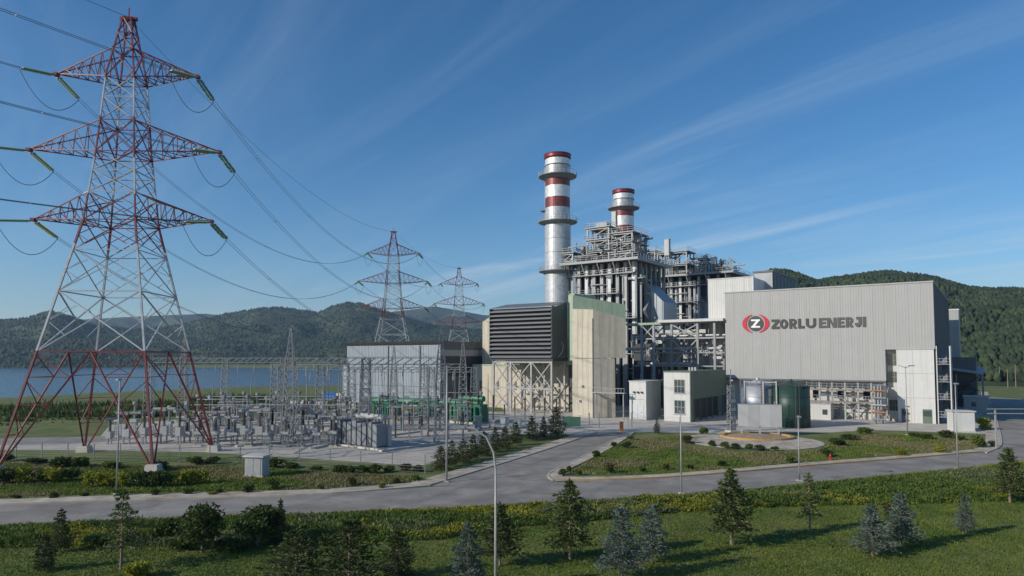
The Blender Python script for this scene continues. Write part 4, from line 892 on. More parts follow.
for k in range(14):
    z = r_.choice([10.5, 13.5, 13.9, 16.8, 17.3, 6.4]); y = r_.uniform(.6, 5.4); MB().tube((r_.uniform(-1,3), y, z+.2), (r_.uniform(kw*.6,kw), y, z+.2), r_.uniform(.15,.4), n=8).build('pipe', M_ALU if k % 3 else M_STEELL, rk)
mb = MB()
for k in range(40):
    x, y, z = r_.uniform(0, kw), r_.uniform(.5, 5.5), r_.uniform(4, 16); mb.tube((x,y,z),(x,y,z+r_.uniform(1,4)), r_.uniform(.08,.2), n=6)
mb.build('pipework', M_STEEL, rk)
# machine hall behind the rack
tb = thing('turbine_enclosure', tuple(k0+FV*9), RZ, 'dim grey turbine enclosure behind the open pipe rack', 'building')
MB().box(5, kw-2, 0, 12, 0, ZP(340, k0.y)).build('wall', M_GREYS, tb); MB().box(3, kw+6, 3, 12, 0, ZP(329, k0.y)).build('upper_wall', M_WHITE2, tb); MB().box(-3, 5, 1, 12, 0, 15.5).build('dark_wall', M_DARK, tb)
for k in range(4): MB().box(6.5+k*3.4, 8.8+k*3.4, -.08, -.01, 6, 10).build('louvre', M_DARK, tb)

# ------------------------------------------------------------------ pylons
PW = [(0,16.3),(27.9,5.8),(36.7,4.25),(45.6,3.2),(49.0,2.4),(53.0,0.9)]
def pwid(z): return float(np.interp(z, [a for a, b in PW], [b for a, b in PW]))
ARMS = [(28.4, 27.9, 31.2, 10.3), (36.8, 36.1, 39.9, 11.1), (46.0, 45.2, 48.8, 8.3)]     # tip z, lower root z, upper root z, half span
def make_pylon(bw=.105):
    t = thing('lattice_pylon')
    def cn(z): w_ = pwid(z)/2; return [Vector((a*w_, b*w_, z)) for a, b in ((-1,-1),(1,-1),(1,1),(-1,1))]
    zl = [0, 27.9, 36.7, 45.6, 53.0]
    for i in range(4):
        mb = MB()
        for a, b in zip(zl[:-1], zl[1:]): mb.bar(cn(a)[i], cn(b)[i], bw*2.0 if b < 30 else bw*1.5)
        mb.build('leg', M_PYL, t)
        c = cn(0)[i]; MB().hexa([(c.x-.8,c.y-.8,-.3),(c.x+.8,c.y-.8,-.3),(c.x+.8,c.y+.8,-.3),(c.x-.8,c.y+.8,-.3),(c.x-.6,c.y-.6,.8),(c.x+.6,c.y-.6,.8),(c.x+.6,c.y+.6,.8),(c.x-.6,c.y+.6,.8)]).build('footing', M_CONC, t)
    mb = MB(); lv = [0, 12.7, 19.5, 24.3, 27.9, 31.2, 33.8, 36.1, 39.9, 42.7, 45.2, 48.8, 50.9, 53.0]
    for k, (a, b) in enumerate(zip(lv[:-1], lv[1:])):
        A_, B_ = cn(a), cn(b)
        for i in range(4):
            j = (i+1) % 4; w_ = bw*(1.25 if k < 2 else .9)
            if k == 0:                               # big K-frame from the feet to the first belt, with secondary struts
                m_ = (B_[i]+B_[j])/2
                mb.bar(A_[i], m_, bw*1.5, caps=False); mb.bar(A_[j], m_, bw*1.5, caps=False)
                for s_ in (0.3, 0.55, 0.78):
                    for L0_, D0_ in ((A_[i], B_[i]), (A_[j], B_[j])):
                        p = L0_.lerp(D0_, s_); q = L0_.lerp(m_, s_); mb.bar(p, q, bw*.75, caps=False); mb.bar(L0_.lerp(D0_, s_+.2), q, bw*.7, caps=False)
            else:
                mb.bar(A_[i], B_[j], w_, caps=False); mb.bar(A_[j], B_[i], w_, caps=False)
                if b < 46:
                    x = (A_[i]+B_[j]+A_[j]+B_[i])/4; m2 = (A_[i]+B_[i])/2; m3 = (A_[j]+B_[j])/2; mb.bar(m2, (A_[i]+x)/2, bw*.6, caps=False); mb.bar(m2, (B_[i]+x)/2, bw*.6, caps=False); mb.bar(m3, (A_[j]+x)/2, bw*.6, caps=False); mb.bar(m3, (B_[j]+x)/2, bw*.6, caps=False)
            mb.bar(B_[i], B_[j], w_, caps=False)
        if k in (0, 3, 6, 9): mb.bar(B_[0], B_[2], bw*.8, caps=False); mb.bar(B_[1], B_[3], bw*.8, caps=False)
    mb.build('lattice_bracing', M_PYL, t)
    for zt, zlo, zup, hs in ARMS:
        for s in (-1, 1):
            mb = MB(); tip = Vector((s*hs, 0, zt)); wl_, wu = pwid(zlo)/2, pwid(zup)/2
            lo = [Vector((s*wl_, q*wl_, zlo)) for q in (-1, 1)]; up = [Vector((s*wu, q*wu, zup)) for q in (-1, 1)]
            for p in lo+up: mb.bar(p, tip, bw*1.1, caps=False)
            n = 6
            for k in range(n):
                a, b = k/n, (k+1)/n
                for q in (0, 1):
                    mb.bar(lo[q].lerp(tip, a), up[q].lerp(tip, b), bw*.7, caps=False); mb.bar(up[q].lerp(tip, b), lo[q].lerp(tip, b), bw*.7, caps=False)
                mb.bar(lo[0].lerp(tip, a), lo[1].lerp(tip, b), bw*.7, caps=False); mb.bar(lo[0].lerp(tip, b), lo[1].lerp(tip, b), bw*.7, caps=False)
                mb.bar(up[0].lerp(tip, a), up[1].lerp(tip, b), bw*.6, caps=False)
            mb.box(tip.x-.25, tip.x+.25, -.35, .35, tip.z-.25, tip.z+.1); mb.build('cross_arm', M_PYL, t)
    MB().bar((0,0,53),(0,0,54.3),.12).build('earth_peak', M_PYL, t)
    MB().box(-1.0,1.0,-.2,.2,52.7,53.1).build('peak_bar', M_PYL, t)
    return t
PYR = R(2.5)
Y1, Y2, Y3 = 80.0, 220.0, 310.0
pyl = make_pylon(); tag(pyl, 'huge red and white lattice pylon standing nearest on the left', 'pylon', 'transmission pylons'); remember(pyl)
cbase = Vector((-46.3, 80.5, 0)); pyl.location = cbase; pyl.rotation_euler = (0,0,PYR)
pB = copy_tree(pyl); pB['label'] = 'red and white lattice pylon behind the blue-grey building, middle of the three'; q = PY(393, 300, Y2); pB.location = (q.x, Y2, 0); pB.rotation_euler = (0,0,R(3))
pC = copy_tree(pyl); pC['label'] = 'farthest and smallest red and white lattice pylon left of the filter house'; q = PY(459, 300, Y3); pC.location = (q.x, Y3, 0); pC.rotation_euler = (0,0,R(3))
def tip(p, a, s): zt, _, _, hs = ARMS[a]; return Matrix.Translation(p.location) @ Matrix.Rotation(p.rotation_euler.z, 4, 'Z') @ Vector((s*hs, 0, zt-.2))
def catenary(a, b, sag, n=28): return [a.lerp(b, i/n)-Vector((0,0,4*sag*(i/n)*(1-i/n))) for i in range(n+1)]
PREV = Vector((-141, -150, 8)); ptip = lambda a, s: PREV + Vector((s*ARMS[a][3]*.92, -s*ARMS[a][3]*.36, ARMS[a][0]))
AN = ['lower', 'middle', 'upper']; SN = {-1: 'left', 1: 'right'}
def insulator(a, d, ln, label, grp):
    d = d.normalized(); t = thing('insulator_string', tuple(a), 0, label, 'insulator', grp); sd_ = d.cross(Vector((0,0,1))).normalized()
    for s in (-.22, .22):
        mb = MB(); n = 15
        p0 = sd_*s + d*.5; p1 = sd_*s+d*(ln-.4)
        mb.tube(p0, p1, .05, n=6)
        for k in range(n): c = p0.lerp(p1, (k+.5)/n); mb.tube(c-d*.03, c+d*.07, .17, .07, n=8)
        mb.build('disc_string', M_GLASSG, t)
    for q, (e0, e1_) in ((.45, (0, .45)), (ln-.35, (ln-.35, ln))): MB().bar(d*q-sd_*.32, d*q+sd_*.32, .1).bar(d*e0, d*e1_, .08).build('yoke', M_STEEL, t)
    return a+d*ln
def conductor(pts_a, pts_b, sag, label, r=.032, gap=.42):
    mb = MB(); d = (pts_b-pts_a); s_ = d.cross(Vector((0,0,1))).normalized()*gap/2; n = 30
    for k in (-1, 1): mb.path(catenary(pts_a+s_*k, pts_b+s_*k, sag, n), r, 4)
    c = catenary(pts_a, pts_b, sag, n)
    for k in range(3, n, 5): mb.bar(c[k]-s_*1.05, c[k]+s_*1.05, .07)
    return tag(mb.build('power_line', M_WIRE), label, 'power line', 'overhead power lines')
ends = {}
for p, nm in ((pyl, 'near'), (pB, 'middle'), (pC, 'far')):
    for a in range(3):
        for s in (-1, 1):
            tp = tip(p, a, s)
            if nm == 'near': din = ptip(a, s)-tp; dout = tip(pB, a, s)-tp
            elif nm == 'middle': din = tip(pyl, a, s)-tp; dout = tip(pC, a, s)-tp
            else: din = tip(pB, a, s)-tp; dout = Vector((10, 120, 0))
            ei = insulator(tp, Vector((din.x, din.y, -abs(din.xy.length)*(.17 if nm == 'near' else .30))), 4.3, 'glass insulator string on the %s pylon, %s %s arm, camera side' % (nm, AN[a], SN[s]), 'pylon insulators')
            eo = insulator(tp, Vector((dout.x, dout.y, -abs(dout.xy.length)*(.34 if nm == 'near' else .22))), 4.3, 'glass insulator string on the %s pylon, %s %s arm, far side' % (nm, AN[a], SN[s]), 'pylon insulators')
            ends[(nm, a, s)] = (ei, eo)
            j = MB().path(catenary(ei, eo, 2.9, 14), .04, 4).build('jumper_loop', M_WIRE); tag(j, 'drooping jumper loop under the %s %s arm of the %s pylon' % (AN[a], SN[s], nm), 'power line', 'pylon jumper loops')
for a in range(3):
    for s in (-1, 1):
        conductor(ptip(a, s), ends[('near', a, s)][0], 8, 'conductor pair arriving from the upper left at the near pylon, %s %s arm' % (AN[a], SN[s]))
        conductor(ends[('near', a, s)][1], ends[('middle', a, s)][0], 9.5, 'conductor pair between near and middle pylon, %s %s arm' % (AN[a], SN[s]))
        conductor(ends[('middle', a, s)][1], ends[('far', a, s)][0], 4, 'conductor pair between middle and far pylon, %s %s arm' % (AN[a], SN[s]))
pk = lambda p: p.location+Vector((0,0,53.1))
for a, b, sag, lb in ((PREV+Vector((0,0,53)), pk(pyl), 8, 'earth wire arriving at the near pylon peak'), (pk(pyl), pk(pB), 6, 'earth wire between near and middle pylon peaks'), (pk(pB), pk(pC), 3, 'earth wire between middle and far pylon peaks')):
    tag(MB().path(catenary(a, b, sag), .03, 4).build('earth_wire', M_WIRE), lb, 'power line', 'overhead power lines')

# ------------------------------------------------------------------ switchyard
def gantry(label, Y, pxs, zb=12.0, w=1.3, peaks=(), base_y=None):
    xs = [(x-512)/FOC*math.cos(PITCH)*Y for x in pxs]; t = thing('lattice_gantry', (xs[0], Y, 0), 0, label, 'gantry', 'switchyard gantries')
    for i, x in enumerate(xs):
        x -= xs[0]; lattice_column(MB(), (x,0), w*1.25, w*.75, zb, 11, .09).build('lattice_column', M_STEEL, t); MB().box(x-.9,x+.9,-.9,.9,-.05,.25).build('footing', M_CONC, t)
        if i in peaks: lattice_column(MB(), (x,0), w*.7, .12, 4.2, 5, .06, zb).build('peak', M_STEEL, t)
    for i in range(len(xs)-1):
        x0, x1 = xs[i]-xs[0], xs[i+1]-xs[0]; mb = MB(); n = max(4, int((x1-x0)/1.3)); c = [(y, z) for y in (-.42,.42) for z in (zb-.9, zb)]
        for y, z in c: mb.bar((x0,y,z),(x1,y,z),.1, caps=False)
        for k in range(n):
            a, b = x0+(x1-x0)*k/n, x0+(x1-x0)*(k+1)/n
            for y in (-.42,.42): mb.bar((a,y,zb-.9),(b,y,zb),.07, caps=False)
            mb.bar((a,-.42,zb),(b,.42,zb),.07, caps=False); mb.bar((b,-.42,zb-.9),(b,.42,zb-.9),.07, caps=False)
        mb.build('lattice_beam', M_STEEL, t)
        for k in range(3):                           # hanging strain strings
            x = x0+(x1-x0)*(.22+.28*k); mb = MB(); mb.tube((x,-.1,zb-.9),(x,-.5,zb-2.6),.07,n=6); mb.path([(x,-.5,zb-2.6),(x+.2,-.4,zb-4.5),(x+.1,-.3,zb-6.5)],.03,4); mb.build('suspension_string', M_PORC, t)
    return t
gantry('long lattice gantry at the back of the switchyard in front of the lake', 139, [150,184,226,284,345], peaks=(1,))
gantry('lattice gantry nearest the camera at the switchyard front', 97, [290.5,366,441], peaks=(0,2), w=1.4)
gantry('second lattice gantry behind the front one in the switchyard', 113, [276,321,366,424,463], zb=11.0, peaks=(4,))
gantry('lattice gantry before the blue-grey building', 132, [352,394,432,474], zb=10.2, peaks=(1,))
def insul(mb, x, y, z0, z1, r=.16):
    n = max(5, int((z1-z0)/.16)); mb.tube((x,y,z0),(x,y,z1), r*.55, n=8)
    for k in range(n): z = z0+(z1-z0)*(k+.5)/n; mb.lathe([(r*1.15,z-.02),(r*.6,z+.05)], 8, (x,y,0))
def proto_ct():
    t = thing('current_transformer'); mb = MB()
    for a, b in ((-1,-1),(1,-1),(1,1),(-1,1)): mb.bar((a*.35,b*.35,.2),(a*.28,b*.28,2.5),.09)
    for k in range(3): mb.bar((-.33,-.33,.4+k*.7),(.33,-.33,1.1+k*.7),.06); mb.bar((.33,-.33,.4+k*.7),(-.33,-.33,1.1+k*.7),.06)
    mb.build('stand', M_STEEL, t); MB().box(-.5,.5,-.5,.5,2.5,3.05).build('base_box', M_GREYS, t)
    mb = MB(); insul(mb,0,0,3.05,5.3,.22); mb.build('insulator', M_PORC, t); MB().lathe([(.2,5.3),(.36,5.4),(.36,5.85),(.2,6.0)],10).build('head', M_PORC, t); MB().box(-.55,.55,-.55,.55,0,.2).build('plinth', M_CONC, t); return t
def proto_cb():
    t = thing('circuit_breaker'); MB().box(-.5,.5,-.35,.35,1.2,2.5).build('cabinet', M_GREYS, t)
    for a in (-.4,.4): MB().bar((a,0,0),(a,0,1.2),.18).build('leg', M_STEEL, t); mb = MB(); insul(mb,0,0,2.5,4.6,.24); mb.build('insulator', M_PORC, t)
    mb = MB(); mb.tube((-1.5,0,4.9),(1.5,0,4.9),.24,n=8); mb.box(-.3,.3,-.3,.3,4.6,5.1); mb.build('interrupter', M_PORC, t); return t
def proto_ds():
    t = thing('disconnector'); 
    for x in (-1.6,1.6): MB().bar((x,0,0),(x,0,2.6),.26).build('post', M_STEEL, t)
    MB().box(-2.1,2.1,-.15,.15,2.6,2.85).build('beam', M_STEEL, t)
    for x in (-1.7,0,1.7): mb = MB(); insul(mb,x,0,2.85,4.6,.17); mb.build('insulator', M_PORC, t)
    MB().bar((-1.9,0,4.7),(1.9,0,4.7),.12).build('blade', M_ALU, t); return t
def proto_sa():
    t = thing('post_insulator'); MB().bar((0,0,0),(0,0,2.8),.24).build('post', M_STEEL, t); mb = MB(); insul(mb,0,0,2.8,5.4,.17); mb.build('insulator', M_BROWN, t)
    mb = MB(); [mb.bar((.4*math.cos(a*.785),.4*math.sin(a*.785),5.4),(.4*math.cos(a*.785+.785),.4*math.sin(a*.785+.785),5.4),.07) for a in range(8)]; mb.bar((-.4,0,5.4),(.4,0,5.4),.06); mb.build('ring', M_ALU, t); return t
def proto_box():
    t = thing('kiosk_cabinet'); MB().box(-.75,.75,-.5,.5,.2,2.1).build('cabinet', M_GREYS, t); MB().box(-.85,.85,-.6,.6,2.1,2.2).build('roof', M_WHITE2, t); MB().box(-.9,.9,-.65,.65,0,.2).build('plinth', M_CONC, t); MB().box(-.65,.65,-.54,-.505,.35,1.95).build('door', M_WHITE2, t); return t
protos = {'ct': (remember(proto_ct()), 'current transformer on lattice stand', 'transformer', 'current transformers in the switchyard'),
          'cb': (remember(proto_cb()), 'circuit breaker with pale cabinet', 'circuit breaker', 'circuit breakers in the switchyard'),
          'ds': (remember(proto_ds()), 'disconnector switch on two posts', 'disconnector', 'disconnectors in the switchyard'),
          'sa': (remember(proto_sa()), 'brown post insulator with ring', 'insulator', 'post insulators in the switchyard'),
          'bx': (remember(proto_box()), 'grey control cabinet', 'cabinet', 'control cabinets in the switchyard')}
used = set()
rows = [(446.5, 200, 335, 9, 'ct', 'front row of switchyard'), (442, 186, 330, 11, 'cb', 'front row of switchyard'), (437.5, 205, 335, 9, 'ds', 'front row of switchyard'), (433, 196, 338, 14, 'sa', 'second row of switchyard'), (430, 198, 336, 12, 'ct', 'second row of switchyard'), (427, 216, 338, 9, 'cb', 'second row of switchyard'),
        (424, 212, 338, 9, 'ds', 'back row of switchyard'), (420.5, 222, 345, 12, 'ct', 'back row of switchyard'), (444, 110, 180, 5, 'cb', 'row behind the near pylon'), (437, 118, 185, 5, 'ct', 'row behind the near pylon'),
        (438, 384, 462, 7, 'sa', 'row right of the transformer'), (431, 352, 470, 10, 'ds', 'row right of the transformer'), (426, 345, 468, 12, 'sa', 'row before the blue-grey building'), (421, 350, 480, 10, 'ct', 'row before the blue-grey building'),
        (434.5, 240, 345, 7, 'bx', 'second row of switchyard'), (424, 472, 556, 9, 'sa', 'row before the filter house legs'), (428, 478, 530, 5, 'bx', 'row before the filter house legs')]
rr_ = random.Random(31)
for y, xa, xb, n, k, rowname in rows:
    pr_, lb, cat, grp = protos[k]
    for i in range(n):
        x = xa+(xb-xa)*i/(n-1)+rr_.uniform(-1.5, 1.5); o = pr_ if k not in used else copy_tree(pr_); used.add(k)
        o.location = P(x, y+rr_.uniform(-.5,.5)); o.rotation_euler = (0,0,rr_.choice([0, .05, 1.57 if k != 'ds' else .1])); o.scale = (1,1,rr_.uniform(.6,1.0))
        tag(o, '%s, %s from left, %s' % (lb, ordw(i), rowname), cat, grp)
# busbar tubes over the rows
bi = 0
for y, xa, xb, z in ((437.5,190,345,4.9),(430,196,345,5.1),(424,205,350,5.0),(431,350,472,5.2),(421,350,480,5.4)):
    a, b = P(xa, y), P(xb, y); a.z = b.z = z; tag(MB().tube(a, b, .06, n=6).build('busbar', M_ALU), 'aluminium busbar tube over the switchyard, %s counted from the front left' % ordw(bi), 'busbar', 'switchyard busbars'); bi += 1
for i, (xp, yb, zt) in enumerate(((403,432,9.5),(428,436,12.5),(362,428,10),(250,430,8),(338,424,9),(212,426,8),(306,428,9.5),(455,430,10),(488,424,9))):
    p = P(xp, yb); t = thing('lightning_mast', tuple(p), 0, 'thin grey lightning mast, %s of the slim poles in the switchyard list from the gantries' % ordw(i), 'mast', 'switchyard masts'); t['label'] = ['slim mast before the right half of the blue-grey building','tall slim mast near the right corner of the blue-grey building','slim mast above the transformer radiators','slim mast in the left part of the switchyard','slim mast near the blue container','slim mast close to the pylon legs','slim mast between the front gantry columns','slim mast left of the green transformers','slim mast before the cream low hall'][i]
    MB().tube((0,0,0),(0,0,zt), .14, .05, 8).build('pole', M_STEEL, t); MB().box(-.3,.3,-.3,.3,0,.15).build('base_plate', M_CONC, t)
# transformer with its radiator bank
M_RAD = mat('radiator_grey', (0.19,0.20,0.215), .5, rand=.2, var=.1); tp_ = P(362, 447); tf = thing('power_transformer', tuple(tp_), R(-38), 'dark grey power transformer with a long bank of radiators', 'transformer')
MB().box(-4.5,4.5,-1.2,1.6,0,.25).build('plinth', M_CONC, tf)
for k in range(8): MB().box(-4.2+k*1.05, -3.4+k*1.05, -.9, .9, .4, 3.3+(.25 if k % 3 == 0 else 0)).build('radiator', M_RAD, tf)
MB().box(-4.3,4.2,.95,1.5,.3,2.9).build('tank', M_GREYS, tf); MB().tube((-3,1.4,4.0),(3,1.4,4.0),.4,n=12).build('conservator', M_GREYS, tf)
for x in (-2,0,2): mb = MB(); insul(mb,x,1.2,2.9,4.4,.2); mb.build('bushing', M_BROWN, tf)
tl_ = P(346, 444); tl = thing('transformer_tank', tuple(tl_), R(-30), 'blue-grey boxy transformer tank at the left end of the radiator bank', 'transformer')
MB().box(-1.3,1.3,-.9,.9,.2,3.3).build('tank', M_RAD, tl); MB().box(-1.4,1.4,-1,1,0,.2).build('plinth', M_CONC, tl)
for k in range(4): MB().box(-1.2+k*.66,-.9+k*.66,-1.25,-.92,.4,3.0).build('fin', M_DGREY, tl)
for i, (x, y, sc) in enumerate(((388,416,.9),(430,416,.8),(470,423,1.1))):
    p = P(x, y); t = thing('green_transformer', tuple(p), RZ, ['green transformer before the middle of the blue-grey building','green transformer before the right part of the blue-grey building','largest green transformer right of the blue-grey building'][i], 'transformer', 'green transformers')
    MB().box(-3,3,-1.2,1.2,.3,3.2).build('tank', M_GTRAFO, t); MB().box(-3.2,3.2,-1.5,1.5,0,.3).build('plinth', M_CONC, t); MB().tube((-2.6,.4,4.1),(2.6,.4,4.1),.5,n=12).build('conservator', M_GTRAFO, t)
    for k in range(8): MB().box(-2.8+k*.72,-2.5+k*.72,-1.9,-1.22,.5,2.9).build('radiator', M_GTRAFO, t)
    for x_ in (-1.8,0,1.8): mb = MB(); insul(mb,x_,0,3.2,5.2,.2); mb.build('bushing', M_BROWN, t)
    MB().bar((-2.2,.4,3.2),(-2.2,.4,3.7),.3).build('support', M_GTRAFO, t); MB().bar((2.2,.4,3.2),(2.2,.4,3.7),.3).build('support', M_GTRAFO, t); t.scale = (sc,)*3
p0, p1 = P(362,411.5), P(480,416); gp = thing('green_duct', tuple(p0), math.atan2((p1-p0).y,(p1-p0).x), 'long green bus duct running before the blue-grey building', 'duct'); ln_ = (p1-p0).length
for k in range(6): MB().tube((ln_*k/6+.02,0,2.6),(ln_*(k+1)/6-.02,0,2.6),.75,n=14).build('duct_section', M_GTRAFO, gp, False)
for k in range(7): MB().bar((ln_*k/6*.98+.2,0,0),(ln_*k/6*.98+.2,0,1.9),.3).build('support', M_STEEL, gp)
# blue container, white wall stubs at the back of the yard
p = P(330, 403); bc = thing('blue_container', tuple(p), R(-8), 'blue tarpaulined container behind the switchyard near the lake', 'container'); MB().box(-1.9,1.9,-1.2,1.2,.2,2.9).build('body', M_BLUE, bc); MB().box(2.0,3.6,-1.1,1.1,.2,2.7).build('end_box', M_WHITE, bc); MB().box(-2,3.7,-1.0,1.0,0,.2).build('skid', M_STEEL, bc)
for k in range(5): MB().box(-1.7+k*.78,-1.5+k*.78,-1.26,-1.2,.3,2.8).build('rib', M_BLUE, bc)
for i, (x, y, w_) in enumerate(((318,407,5),(296,406,4),(345,409,6))):
    p = P(x, y); o = thing('low_wall', tuple(p), R(-10), ['low white wall beside the blue container','short white wall left of the blue container','low white wall at the left foot of the blue-grey building'][i], 'wall', 'low walls'); MB().box(-w_/2,w_/2,-.15,.15,0,1.3).build('body', M_WHITE2, o); MB().box(-w_/2-.06,w_/2+.06,-.22,.22,1.3,1.4).build('coping', M_CONC, o)
# concrete cable-trench kerbs
for i, (a, b) in enumerate((((236,447),(300,441)),((312,449),(345,442)),((380,452),(440,444)),((352,441),(420,432)),((205,440),(260,434)))):
    a, b = P(*a), P(*b); struct(MB().bar(a+Vector((0,0,.1)), b+Vector((0,0,.1)), .7, .3).build('cable_trench', M_CONC))
# utility hut on the lawn
p = P(257, 476); ut = thing('utility_hut', tuple(p), R(-10), 'small pale grey utility hut with flat roof on the lawn', 'hut'); MB().box(-.95,.95,-.7,.7,.12,2.0).build('wall', M_GREYS, ut); MB().box(-1.15,1.15,-.9,.9,2.0,2.16).build('roof', M_WHITE2, ut); MB().box(-1.1,1.1,-.85,.85,0,.12).build('plinth', M_CONC, ut)
for k in range(2): MB().box(-.8+k*.82,-.03+k*.82,-.74,-.705,.25,1.85).build('door', M_STEELL, ut)

# ------------------------------------------------------------------ fences, gates, lamp posts
def fence(px, label, h=2.0, step=3.0, wires=7):
    pts = [P(*q) for q in px]; t = thing('wire_fence', tuple(pts[0]), 0, label, 'fence'); o0 = pts[0]; mb = MB()
    me = MB().bar((0,0,0),(0,0,h),.09).mesh('post', M_STEEL)
    for a, b in zip(pts[:-1], pts[1:]):
        n = max(1, int((b-a).length/step))
        for k in range(n): link('post', me, t, tuple(a.lerp(b, k/n)-o0))
        for k in range(wires): z = Vector((0,0,.15+(h-.2)*k/(wires-1))); mb.bar(a-o0+z, b-o0+z, .022, caps=False)
    mb.build('fence_wire', M_STEEL, t); return t
fence([(-60,458),(120,461),(240,463),(330,468),(425,474)], 'wire fence along the front of the switchyard')
fence([(425,474),(470,458),(520,441),(560,429.5),(590,425)], 'wire fence along the young conifers beside the access road')
fence([(628,428),(660,427.5),(700,427.5)], 'wire fence right of the plant gate', 1.8)
gt = thing('plant_gate', tuple(P(590,428)), 0, 'green mesh sliding gate with posts at the end of access road', 'gate')
gx = (P(563,428)-P(590,428)).x
MB().box(gx,gx*.35,-.04,.04,.25,1.9).build('gate_leaf', mat('gate_green', (0.06,0.15,0.10), .7), gt); [MB().bar((x,0.1,0),(x,0.1,2.6),.16).build('gate_post', M_STEEL, gt) for x in (gx,-.1,1.6,7.2)]
p = P(621.5, 431.5); ob = thing('orange_barrier_post', tuple(p), 0, 'rusty orange barrier post at the plant gate', 'post'); MB().box(-.28,.28,-.25,.25,0,1.5).build('housing', M_RUST, ob); MB().box(-.34,.34,-.3,.3,1.5,1.6).build('cap', M_RUST, ob); MB().bar((-5.5,0,1.2),(0,-.1,1.2),.1).build('boom', M_STEELL, ob)
def lamp(px, base_y, top_y, kind, label, r=.065):
    p = P(px, base_y); h = ZP(top_y, p.y); t = thing('street_lamp', tuple(p), 0, label, 'street lamp', 'street lamps')
    MB().box(-.22,.22,-.22,.22,0,.12).build('base_plate', M_CONC, t)
    if kind == 'curved':
        MB().tube((0,0,.1),(0,0,h-2.0), r*1.25, r*.9, 10).build('pole', M_STEELL, t, True)
        pts = [Vector((0,0,h-2.0)), Vector((-.10,0,h-1.2)), Vector((-.45,0,h-.45)), Vector((-1.0,0,h-.05)), Vector((-1.55,.0,h+.05))]
        MB().path(pts, r*.85, 8).build('arm', M_STEELL, t); MB().hexa([(-2.2,-.14,h-.02),(-1.5,-.1,h-.02),(-1.5,.1,h-.02),(-2.2,.14,h-.02),(-2.1,-.1,h+.14),(-1.5,-.06,h+.12),(-1.5,.06,h+.12),(-2.1,.1,h+.14)]).build('lamp_head', M_STEEL, t)
    elif kind == 'double':
        MB().tube((0,0,.1),(0,0,h), r*1.25, r*.7, 10).build('pole', M_STEELL, t, True)
        for s in (-1,1): MB().path([Vector((0,0,h-.3)),Vector((s*.7,0,h))], r*.6, 6).build('arm', M_STEELL, t); MB().hexa([(s*.7-.2,-.12,h-.03),(s*.7+.5*s+.2,-.12,h-.03),(s*.7+.5*s+.2,.12,h-.03),(s*.7-.2,.12,h-.03),(s*.7-.2,-.09,h+.12),(s*.7+.5*s+.2,-.09,h+.12),(s*.7+.5*s+.2,.09,h+.12),(s*.7-.2,.09,h+.12)]).build('lamp_head', M_STEEL, t)
    else:
        MB().tube((0,0,.1),(0,0,h), r*1.25, r*.75, 10).build('pole', M_STEELL, t, True); MB().hexa([(-.12,-.5,h-.02),(.12,-.5,h-.02),(.1,.15,h-.02),(-.1,.15,h-.02),(-.1,-.45,h+.12),(.1,-.45,h+.12),(.08,.1,h+.14),(-.08,.1,h+.14)]).build('lamp_head', M_STEEL, t)
    return t
lamp(495.5, 607, 428, 'curved', 'street lamp with curved arm standing nearest, cut by the bottom edge', .06)
lamp(446.5, 482, 367, 'plain', 'tall street lamp at the corner of main road and access road', .085)
lamp(116.5, 494, 380, 'plain', 'street lamp in front of the near pylon')
lamp(681.5, 494, 412, 'plain', 'street lamp on the near verge left of the blank panel', .055)
lamp(799.5, 481, 417, 'plain', 'street lamp on the near verge right of the round forecourt', .055)
lamp(907.5, 435, 366, 'double', 'double headed street lamp before the white stair tower', .08)
lamp(958.0, 469, 384, 'plain', 'street lamp rising in front of the white kiosk', .06)
# barrier pipe frame by the side road
p = P(996.5, 449); bf = thing('height_barrier', tuple(p), 0, 'white steel height barrier frame over the side road', 'barrier'); hz = ZP(408.5, p.y)
for x in (0, 9.5): MB().bar((x,0,0),(x,0,hz),.16).build('post', M_STEELL, bf)
for z in (hz-.05, hz-.65, 2.4, 1.2): MB().bar((-1.1 if z > 3 else 0,-.1,z),(9.6,-.1,z),.10 if z > 3 else .06).build('rail', M_STEELL, bf)
p = P(830.5, 460); hy = thing('fire_hydrant', tuple(p), 0, 'red fire hydrant beside the far kerb', 'hydrant'); hy.scale = (.8,.8,.62); MB().lathe([(.22,0),(.22,.08),(.14,.1),(.14,.75),(.2,.8),(.17,.95),(.05,1.08)],12).build('barrel', M_RED, hy); [MB().tube((0,0,.6),(s*.3,0,.6),.08,n=8).build('outlet', M_RED, hy) for s in (-1,1)]
for i, (x, y, t_) in enumerate(((987,383,370),(993,384,367),(1000,386,366),(1008,388,369),(1016,388,364))):
    p = P(x, y); o = thing('utility_pole', tuple(p), 0, 'thin wooden pole at the forest foot, %s from left' % ordw(i), 'pole', 'poles at the forest foot'); h = ZP(t_, p.y); MB().tube((0,0,0),(0,0,h),.22,.14,8).build('pole', M_BARK, o); MB().bar((-1.2,0,h-1),(1.2,0,h-1),.16).build('crossbar', M_BARK, o)

